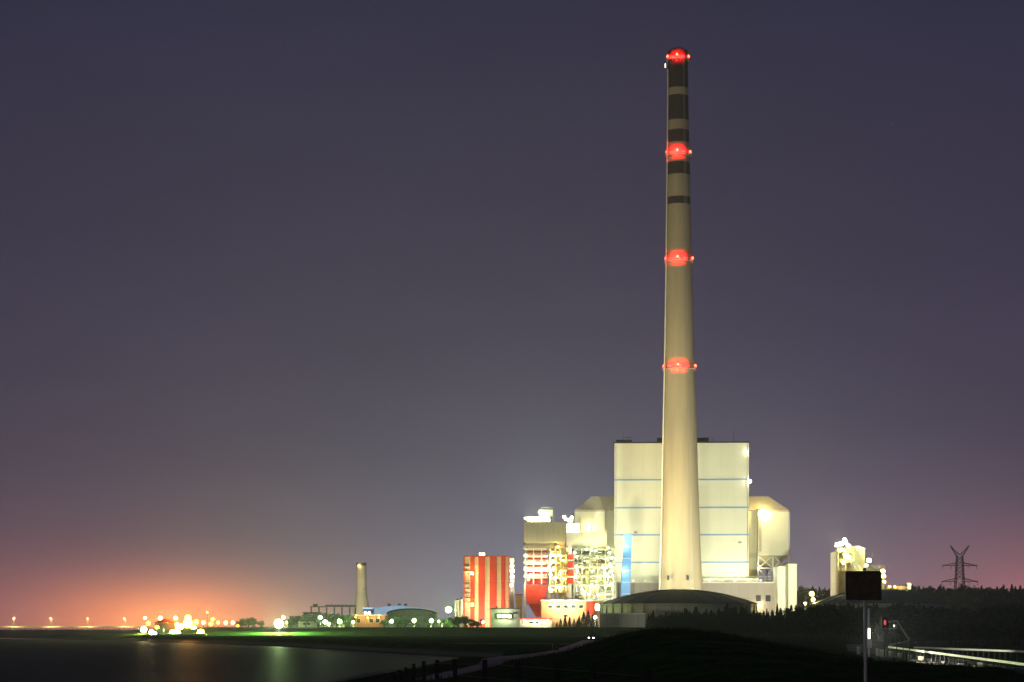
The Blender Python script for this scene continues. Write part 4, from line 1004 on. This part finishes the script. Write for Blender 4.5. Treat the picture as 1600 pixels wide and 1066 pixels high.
# wood to the right, middle distance
for i in range(56):
    px = 1250 + 360 * (i + q.uniform(-.4, .4)) / 56; Y = 600 + q.uniform(-60, 60)
    top = lerp([(1250, 952), (1290, 946), (1340, 944), (1400, 944), (1450, 948), (1480, 948), (1530, 953), (1570, 945), (1610, 938)], px) + q.uniform(-3, 5)
    x = X(px, Y); h = max(5, Z(top, Y) - ground(x, Y))
    k = 'bushy' if q.random() < .55 else 'conifer'
    tree(k, x, Y, h, 'dark %s in the wood below the pylon at right' % ('rounded leafy tree' if k == 'bushy' else 'pointed conifer'), '%s in the wood at right' % ('leafy trees' if k == 'bushy' else 'conifers'), q, wide=1.4)
# nearer black thicket
for i in range(34):
    px = 1395 + 225 * (i + q.uniform(-.4, .4)) / 34; Y = 420 + q.uniform(-30, 30)
    top = lerp([(1395, 985), (1440, 975), (1500, 972), (1560, 968), (1620, 962)], px) + q.uniform(-3, 4)
    x = X(px, Y); tree('bushy', x, Y, max(4, Z(top, Y) - ground(x, Y)), 'black leafy tree in the near thicket behind the crash barriers', 'leafy trees in the near thicket', q, wide=1.4)
# skyline wood
for i in range(95):
    px = 1245 + 370 * (i + q.uniform(-.4, .4)) / 95; Y = 1330 + q.uniform(-40, 60); x = X(px, Y)
    top = 912 + 9 * q.random() ** 1.4 + (3 if px < 1300 else 0)
    if q.random() < .45: tree('bushy', x, Y, (Z(top, Y) - ground(x, Y)) * .92, 'distant round crowned tree on the skyline of the wooded rise at right', 'round crowned trees along the skyline', q, wide=1.3)
    else: tree('conifer', x, Y, Z(top, Y) - ground(x, Y), 'distant conifer on the skyline of the wooded rise at right', 'conifers along the skyline', q, wide=1.5)
for i in range(46):
    px = 1245 + 370 * (i + q.uniform(-.4, .4)) / 46; Y = 1230 + q.uniform(-20, 20); x = X(px, Y)
    top = 926 + q.uniform(-3, 4)
    tree('bushy', x, Y, Z(top, Y) - ground(x, Y), 'distant leafy tree on the slope below the skyline conifers', 'leafy trees on the wooded rise', q, wide=1.6)
# lit trees around the works
for i, (px, top, Y, k, wd) in enumerate([(378, 968, 900, 'leafy', 1.2), (388, 964, 905, 'leafy', 1.3), (396, 967, 900, 'leafy', 1.2), (408, 971, 905, 'leafy', 1.2), (455, 966, 930, 'leafy', 1.3), (466, 963, 910, 'leafy', 1.2), (478, 961, 900, 'leafy', 1.2), (488, 966, 902, 'leafy', 1.3), (497, 958, 898, 'leafy', 1.1), (506, 956, 902, 'leafy', 1.1), (519, 958, 899, 'leafy', 1.1), (526, 957, 904, 'leafy', 1.0), (539, 960, 899, 'leafy', 1.1), (546, 961, 905, 'leafy', 1.1), (603, 966, 930, 'leafy', 1.1), (622, 963, 910, 'leafy', 1.2), (634, 965, 915, 'leafy', 1.1), (662, 970, 930, 'leafy', 1.2), (684, 968, 930, 'leafy', 1.2), (697, 966, 910, 'leafy', 1.3), (706, 964, 905, 'leafy', 1.3), (716, 962, 860, 'leafy', 1.3), (727, 963, 858, 'leafy', 1.3), (735, 967, 856, 'leafy', 1.3), (744, 972, 856, 'leafy', 1.3)]):
    x = X(px, Y); nm = ['dark', 'broad', 'loose', 'bushy'][i % 4]
    tree(k, x, Y, max(4, Z(top, Y) - 3.0), ('%s leafy tree on the dike behind the dazzling floodlight' if px < 420 else '%s leafy tree lit green among the low works' if px < 600 else '%s leafy tree lit green under the curved hall' if px < 700 else '%s dark tree at the foot of the red striped block') % nm, 'leafy trees around the works', q, wide=wd)
for i, (px, top) in enumerate([(876, 966), (883, 962), (890, 964), (897, 966), (905, 962), (912, 956), (919, 953), (926, 960), (932, 966), (902, 968), (870, 972), (940, 972)]):
    Y = 862 + (i % 3) * 5; x = X(px, Y)
    tree('conifer', x, Y, Z(top, Y) - 3, ['bluish', 'small', 'slim', 'full'][i % 4] + ' pine lit from behind in front of the peach building', 'pines before the peach building', q, wide=1.5)
for i, (px, top, Y) in enumerate([(1013, 960, 820), (1020, 957, 815), (1028, 962, 812), (1040, 955, 800)]):
    x = X(px, Y); tree('conifer', x, Y, Z(top, Y) - 3.2, ['slim', 'taller', 'low', 'tallest'][i] + ' dark conifer against the wall of the domed store', 'conifers against the domed store', q, z=3.1, wide=1.4)

# ------------------------------------------------------------------ foreground: mound grass, fence, sign
def grass():
    q = random.Random(3); mb = MB()
    def blade(x, y, z, h, w):
        a = q.uniform(0, 6.28); dx, dy = math.cos(a) * w, math.sin(a) * w; lx, ly = q.gauss(0, .25) * h, q.gauss(0, .25) * h
        k = len(mb.v); mb.v += [(x - dx, y - dy, z), (x + dx, y + dy, z), (x + lx, y + ly, z + h)]; mb.f.append((k, k + 1, k + 2))
    for _ in range(26000):
        x = q.uniform(-14, 48); y = q.uniform(118, 300); z = ground(x, y)
        if z < 1.0: continue
        blade(x, y, z - .05, q.uniform(.12, .45) * (1.5 if q.random() < .08 else 1), .035)
    for _ in range(1500):
        y = q.uniform(70, 110); x = X(q.uniform(585, 700), y); z = ground(x, y)
        blade(x, y, z - .05, q.uniform(.3, 1.0), .03)
    o = mb.build('grass', GRASSB); tag(o, 'dark rough grass covering the near mound', 'grass', None, 'stuff')
grass()
def fence():
    P = [(588, 1060, 96), (600, 1056, 92), (612, 1051, 88), (623, 1047, 85), (635, 1043, 82), (646, 1037, 79), (663, 1033, 75), (682, 1031, 70), (712, 1031, 62), (756, 1031, 54), (811, 1033, 48), (868, 1036, 43), (928, 1040, 39), (1008, 1046, 35)]
    x = X(P[7][0], P[7][2])
    t = thing('fence', 'dark wooden post and wire fence running along the bottom of the picture', 'fence', (x, 70, ground(x, 70)))
    tops = []
    for i, (px, py, Y) in enumerate(P):
        x = X(px, Y); z = Z(py, Y); b = min(ground(x, Y) - .2, z - 1.0); r = .075
        MB().tube((x, Y, b), (x + .03 * math.sin(i * 3), Y, z), r, r * .85, 8).build('post', WOOD, t); tops.append((x, Y, z))
    w = MB()
    for a, b in zip(tops, tops[1:]):
        for k in (.12, .45, .8): w.tube((a[0], a[1] - .08, a[2] - k), (b[0], b[1] - .08, b[2] - k), .009, .009, 4, False)
    w.build('wire', DSTEEL, t)
fence()
def sign():
    Y = 40.0; x = X(1351.5, Y); zt = Z(893.5, Y); zb = Z(937, Y); x0, x1 = X(1322, Y), X(1376, Y); g = ground(x, Y)
    t = thing('sign', 'dark rusty back of a rectangular sign on a thin steel pole in the right foreground', 'sign', (x, Y, g))
    MB().box(x0, x1, Y, Y + .02, zb, zt).build('panel', SIGNB, t)
    f = MB(); 
    for a, b in (((x0, zb), (x1, zb)), ((x1, zb), (x1, zt)), ((x1, zt), (x0, zt)), ((x0, zt), (x0, zb))): f.bar((a[0], Y - .004, a[1]), (b[0], Y - .004, b[1]), .03)
    f.build('frame', mat('sign_frame', (.10, .09, .07), .5), t)
    MB().tube((x + .035, Y + .055, g - .3), (x, Y + .055, zt + .035), .030, .030, 14).build('pole', STEEL, t, True)
    c = MB()
    for z in (zb + .1, zt - .1): c.bbox(x, Y + .06, z, .16, .075, .04)
    c.build('bracket', DSTEEL, t); MB().tube((x, Y + .055, zt + .036), (x, Y + .055, zt + .07), .040, .02, 10).build('pole_cap', DARK, t)
sign()

# ------------------------------------------------------------------ car and cabinet on the path
def car():
    Y = 520.0; x = X(929, Y); g = ground(x, Y) + .12
    t = thing('parked_car', 'dark car with two white headlights parked on the path beyond the small black cabinet', 'car', (x, Y, g))
    t.rotation_euler = (0, 0, R(-25))
    prof = [(-2.1, .3), (2.1, .3), (2.15, .75), (1.3, .9), (.7, 1.42), (-.9, 1.45), (-1.6, .95), (-2.15, .85)]
    mb = MB(); vs = [(s * (.85 if z < 1 else .68), y, z) for s in (-1, 1) for y, z in prof]; n = len(prof)
    mb.add(vs, [tuple(range(n)), tuple(range(2 * n - 1, n - 1, -1))] + [(i, i + n, (i + 1) % n + n, (i + 1) % n) for i in range(n)])
    def loc(o): o.parent = t; return o
    def bl(mb, nm, m, par=None):
        me = bpy.data.meshes.new(nm); me.from_pydata(mb.v, [], mb.f); me.materials.append(m); o = bpy.data.objects.new(nm, me); COL.objects.link(o); o.parent = par or t; return o
    bl(mb, 'body', CARP)
    bl(MB().add([(-.6, -1.50, 1.0), (.6, -1.50, 1.0), (.52, -.95, 1.42), (-.52, -.95, 1.42)], [(0, 1, 2, 3)]), 'windscreen', GLASSW)
    for sx in (-1, 1):
        for yy in (-1.35, 1.35):
            w = bl(MB().tube((sx * .70, yy, .32), (sx * .88, yy, .32), .32, .32, 18), 'wheel', TYRE); bl(MB().tube((sx * .87, yy, .32), (sx * .895, yy, .32), .18, .18, 12), 'rim', STEEL, w)
        bl(MB().bbox(sx * .60, -2.16, .68, .34, .08, .2), 'headlight', mat('headlight_glass', (1, .97, .9), emit=14))
    bl(MB().bbox(0, -2.15, .5, .7, .06, .18), 'grille', DARK)
car()
Yc = 335.0; xc = X(868, Yc); gc = ground(xc, Yc)
t = thing('control_cabinet', 'small black roadside cabinet standing on the path left of the car', 'cabinet', (xc, Yc, gc))
MB().box(xc - .5, xc + .5, Yc - .3, Yc + .3, gc - .1, gc + 1.0).build('body', DARK, t)
MB().prism([(xc - .56, gc + 1.004), (xc + .56, gc + 1.004), (xc + .5, gc + 1.12), (xc - .5, gc + 1.12)], Yc - .36, Yc + .36).build('lid', DSTEEL, t)
MB().bbox(xc + .2, Yc - .32, gc + .55, .05, .03, .2).build('handle', STEEL, t)

# ------------------------------------------------------------------ crash barriers, marker lamp, stair rail
def barrier(label, a, b, n, h=.75):
    """steel crash barrier from a to b (world points of the beam), following its ends' heights"""
    mb = MB(); A = Vector(a); B = Vector(b); d = (B - A); L = d.length
    t = thing('crash_barrier', label, 'barrier', (a[0], a[1], a[2] - h), 'steel crash barriers by the road')
    pr = [(-.12, 0), (-.08, .05), (-.04, .05), (0, 0), (.04, .05), (.08, .05), (.12, 0)]
    nx = Vector((d.y, -d.x, 0)).normalized()
    if nx.dot(-A) < 0: nx = -nx
    vs = []
    for P in (A, B):
        for z, o in pr: vs.append(P + nx * o + Vector((0, 0, z)))
        for z, o in pr: vs.append(P + nx * (o - .012) + Vector((0, 0, z)))
    k = len(pr); fs = [(i, i + 1, 2 * k + i + 1, 2 * k + i) for i in range(k - 1)] + [(k + i + 1, k + i, 3 * k + i, 3 * k + i + 1) for i in range(k - 1)]
    mb.add(vs, fs); mb.build('beam', mat('bright_galvanised_rail', (.8, .8, .76), .32, .35, var=.06), t)
    for i in range(n + 1):
        m = MB(); p = A + d * (i / n) - nx * .1; m.bar((p.x, p.y, min(ground(p.x, p.y) - .3, p.z - .7)), (p.x, p.y, p.z + .10), .09); m.build('post', DARK, t)
def wp(px, py, Y): return (X(px, Y), Y, Z(py, Y))
barrier('upper straight bright crash barrier reaching the right edge', wp(1428, 1012, 270), wp(1606, 1018.5, 235), 22)
barrier('middle long bright crash barrier sloping down to the right edge', wp(1388, 1011, 285), wp(1606, 1039, 165), 30)
barrier('short crash barrier stub rising behind the end of the middle one', wp(1389, 1008, 300), wp(1421, 1001.5, 315), 5)
# low delineator studs along the road edge
for i, (px, py) in enumerate([(1341, 1011), (1371, 1014), (1379, 1016), (1391, 1018), (1404, 1021), (1421, 1024), (1438, 1026), (1452, 1030), (1475, 1034), (1501, 1037), (1523, 1041), (1533, 1036), (1541, 1044), (1571, 1046)]):
    Y = lerp([(1341, 300), (1575, 165)], px); x, _, z = wp(px, py, Y)
    g = ground(x, Y)
    t = thing('kerb_marker', '%s low white marker block counted from the left below the middle barrier' % (ordn + ['eleventh', 'twelfth', 'thirteenth', 'last'])[i], 'road marker', (x, Y, g), 'white marker blocks along the road edge')
    w = .8 + 1.5 * ((i * 7) % 5) / 5; g2 = min(g - .1, z - .5)
    for nm, m, lo, hi, e in (('foot', CONC, g2, z - .15, 0), ('reflector', mat('worn_white_paint', (.42, .42, .38), .6), z - .145, z + .03, .02)):
        mb = MB(); a = [(x - .14 - e, Y - w), (x + .14 + e, Y - w), (x + .14 + e + .1 * w, Y + w), (x - .14 - e + .1 * w, Y + w)]
        mb.add([(p[0], p[1], lo) for p in a] + [(p[0], p[1], hi) for p in a], [(3, 2, 1, 0), (4, 5, 6, 7), (0, 1, 5, 4), (1, 2, 6, 5), (2, 3, 7, 6), (3, 0, 4, 7)]); mb.build(nm, m, t)
def road_bits():
    Y = 240.0; x = X(1357.5, Y); g = ground(x, Y)
    t = thing('marker_lamp', 'short post with a bright white lamp right beside the sign pole', 'lamp', (x, Y, g - .1))
    MB().tube((x, Y, g - .3), (x, Y, Z(951, Y)), .12, .12, 10).build('pole', mat('white_paint', (.8, .8, .76), .5), t)
    h = MB().bbox(x, Y - .1, Z(990, Y), .36, .4, 1.4).build('lamp_head', DARK, t)
    MB().bbox(x - .02, Y - .34, Z(990, Y), .28, .07, 1.2).build('lens', E_W, h)
    light(h, (x + .2, Y - .9, Z(990, Y)), 'w', 26000, .25, (X(1500, 215), 222, 3.0), 80)
    light(h, (x + .4, Y - .5, Z(988, Y)), 'w', 14000, .2, (56, 248, 2.8), 70)  # both spots added to brighten the crash barriers
    MB().bbox(x, Y - .16, Z(1006, Y), .6, .3, .9).build('reflector', mat('white_paint', (.8, .8, .76), .5), t)
    Y = 230.0; x = X(1382, Y); g = ground(x, Y)
    t = thing('signal_light', 'dark signal post with a small red light right of the sign', 'signal', (x, Y, g - .1))
    MB().tube((x, Y, g - .3), (x, Y, Z(971, Y)), .08, .08, 8).build('pole', DSTEEL, t)
    h = MB().bbox(x, Y, Z(973, Y), .7, .5, 1.1).build('housing', DARK, t)
    MB().lathe(x, Y - .30, [(.03, Z(973, Y) - .26), (.12, Z(973, Y) - .15), (.12, Z(973, Y) + .15), (.03, Z(973, Y) + .3)], 12).build('lens', mat('dim_red_lens', (1, .12, .12), emit=.8), h, True)
    MB().bbox(x + .15, Y - .2, Z(978, Y), .9, .7, .06).build('visor', DARK, h)
    Y = 232.0
    t = thing('stair_rail', 'grey pipe handrail bending down from a small landing right of the red light', 'railing', (X(1402, Y), Y, ground(X(1402, Y), Y)))
    a, b, c = wp(1386, 971.5, Y), wp(1401, 970.5, Y), wp(1421, 1000, Y)
    m = MB().tube(a, b, .10, .10, 8); m.tube(b, c, .12, .12, 8); m.tube((a[0], a[1], a[2] - .8), (b[0] + .2, b[1], b[2] - .8), .05, .05, 8); m.build('handrail', STEEL, t)
    m = MB()
    for p in (a, b, c, [(b[i] + c[i]) / 2 for i in range(3)]): m.tube((p[0], p[1], ground(p[0], p[1]) - .3), tuple(p), .05, .05, 8)
    m.build('post', DSTEEL, t)
    x = X(1399, Y); mm = MB().bbox(x, Y - .1, Z(978, Y), .35, .3, .3).build('lamp', STEEL, t)
    Y = 175.0; x = X(1582, Y)
    t = thing('pipe_culvert', 'pale green concrete culvert head at the lower right edge', 'culvert', (x, Y, ground(x, Y)))
    MB().box(X(1566, Y), X(1612, Y), Y, Y + .6, ground(x, Y) - .3, Z(1045, Y)).build('wall', CONC, t)
    MB().box(X(1565, Y), X(1613, Y), Y - .06, Y + .66, Z(1045, Y) + .003, Z(1043, Y)).build('coping', mat('pale_mossy_concrete', (.45, .5, .3), .8), t)
road_bits()

# ------------------------------------------------------------------ night haze
def haze():
    me = MB().box(-5600, 5600, -62, 4220, -2.6, 330)
    m = bpy.data.materials.new('haze'); m.use_nodes = True; t = m.node_tree; t.nodes.remove(t.nodes['Principled BSDF'])
    v = t.nodes.new('ShaderNodeVolumePrincipled'); v.inputs['Color'].default_value = (.80, .88, 1, 1); v.inputs['Density'].default_value = HAZE; v.inputs['Anisotropy'].default_value = .5
    t.links.new(v.outputs[0], t.nodes['Material Output'].inputs['Volume'])
    o = me.build('haze', m); tag(o, 'thin night haze that glows round the lamps', 'haze', None, 'stuff')
HAZE = 1.2e-4
import os
if not os.environ.get('NOHAZE'): haze()
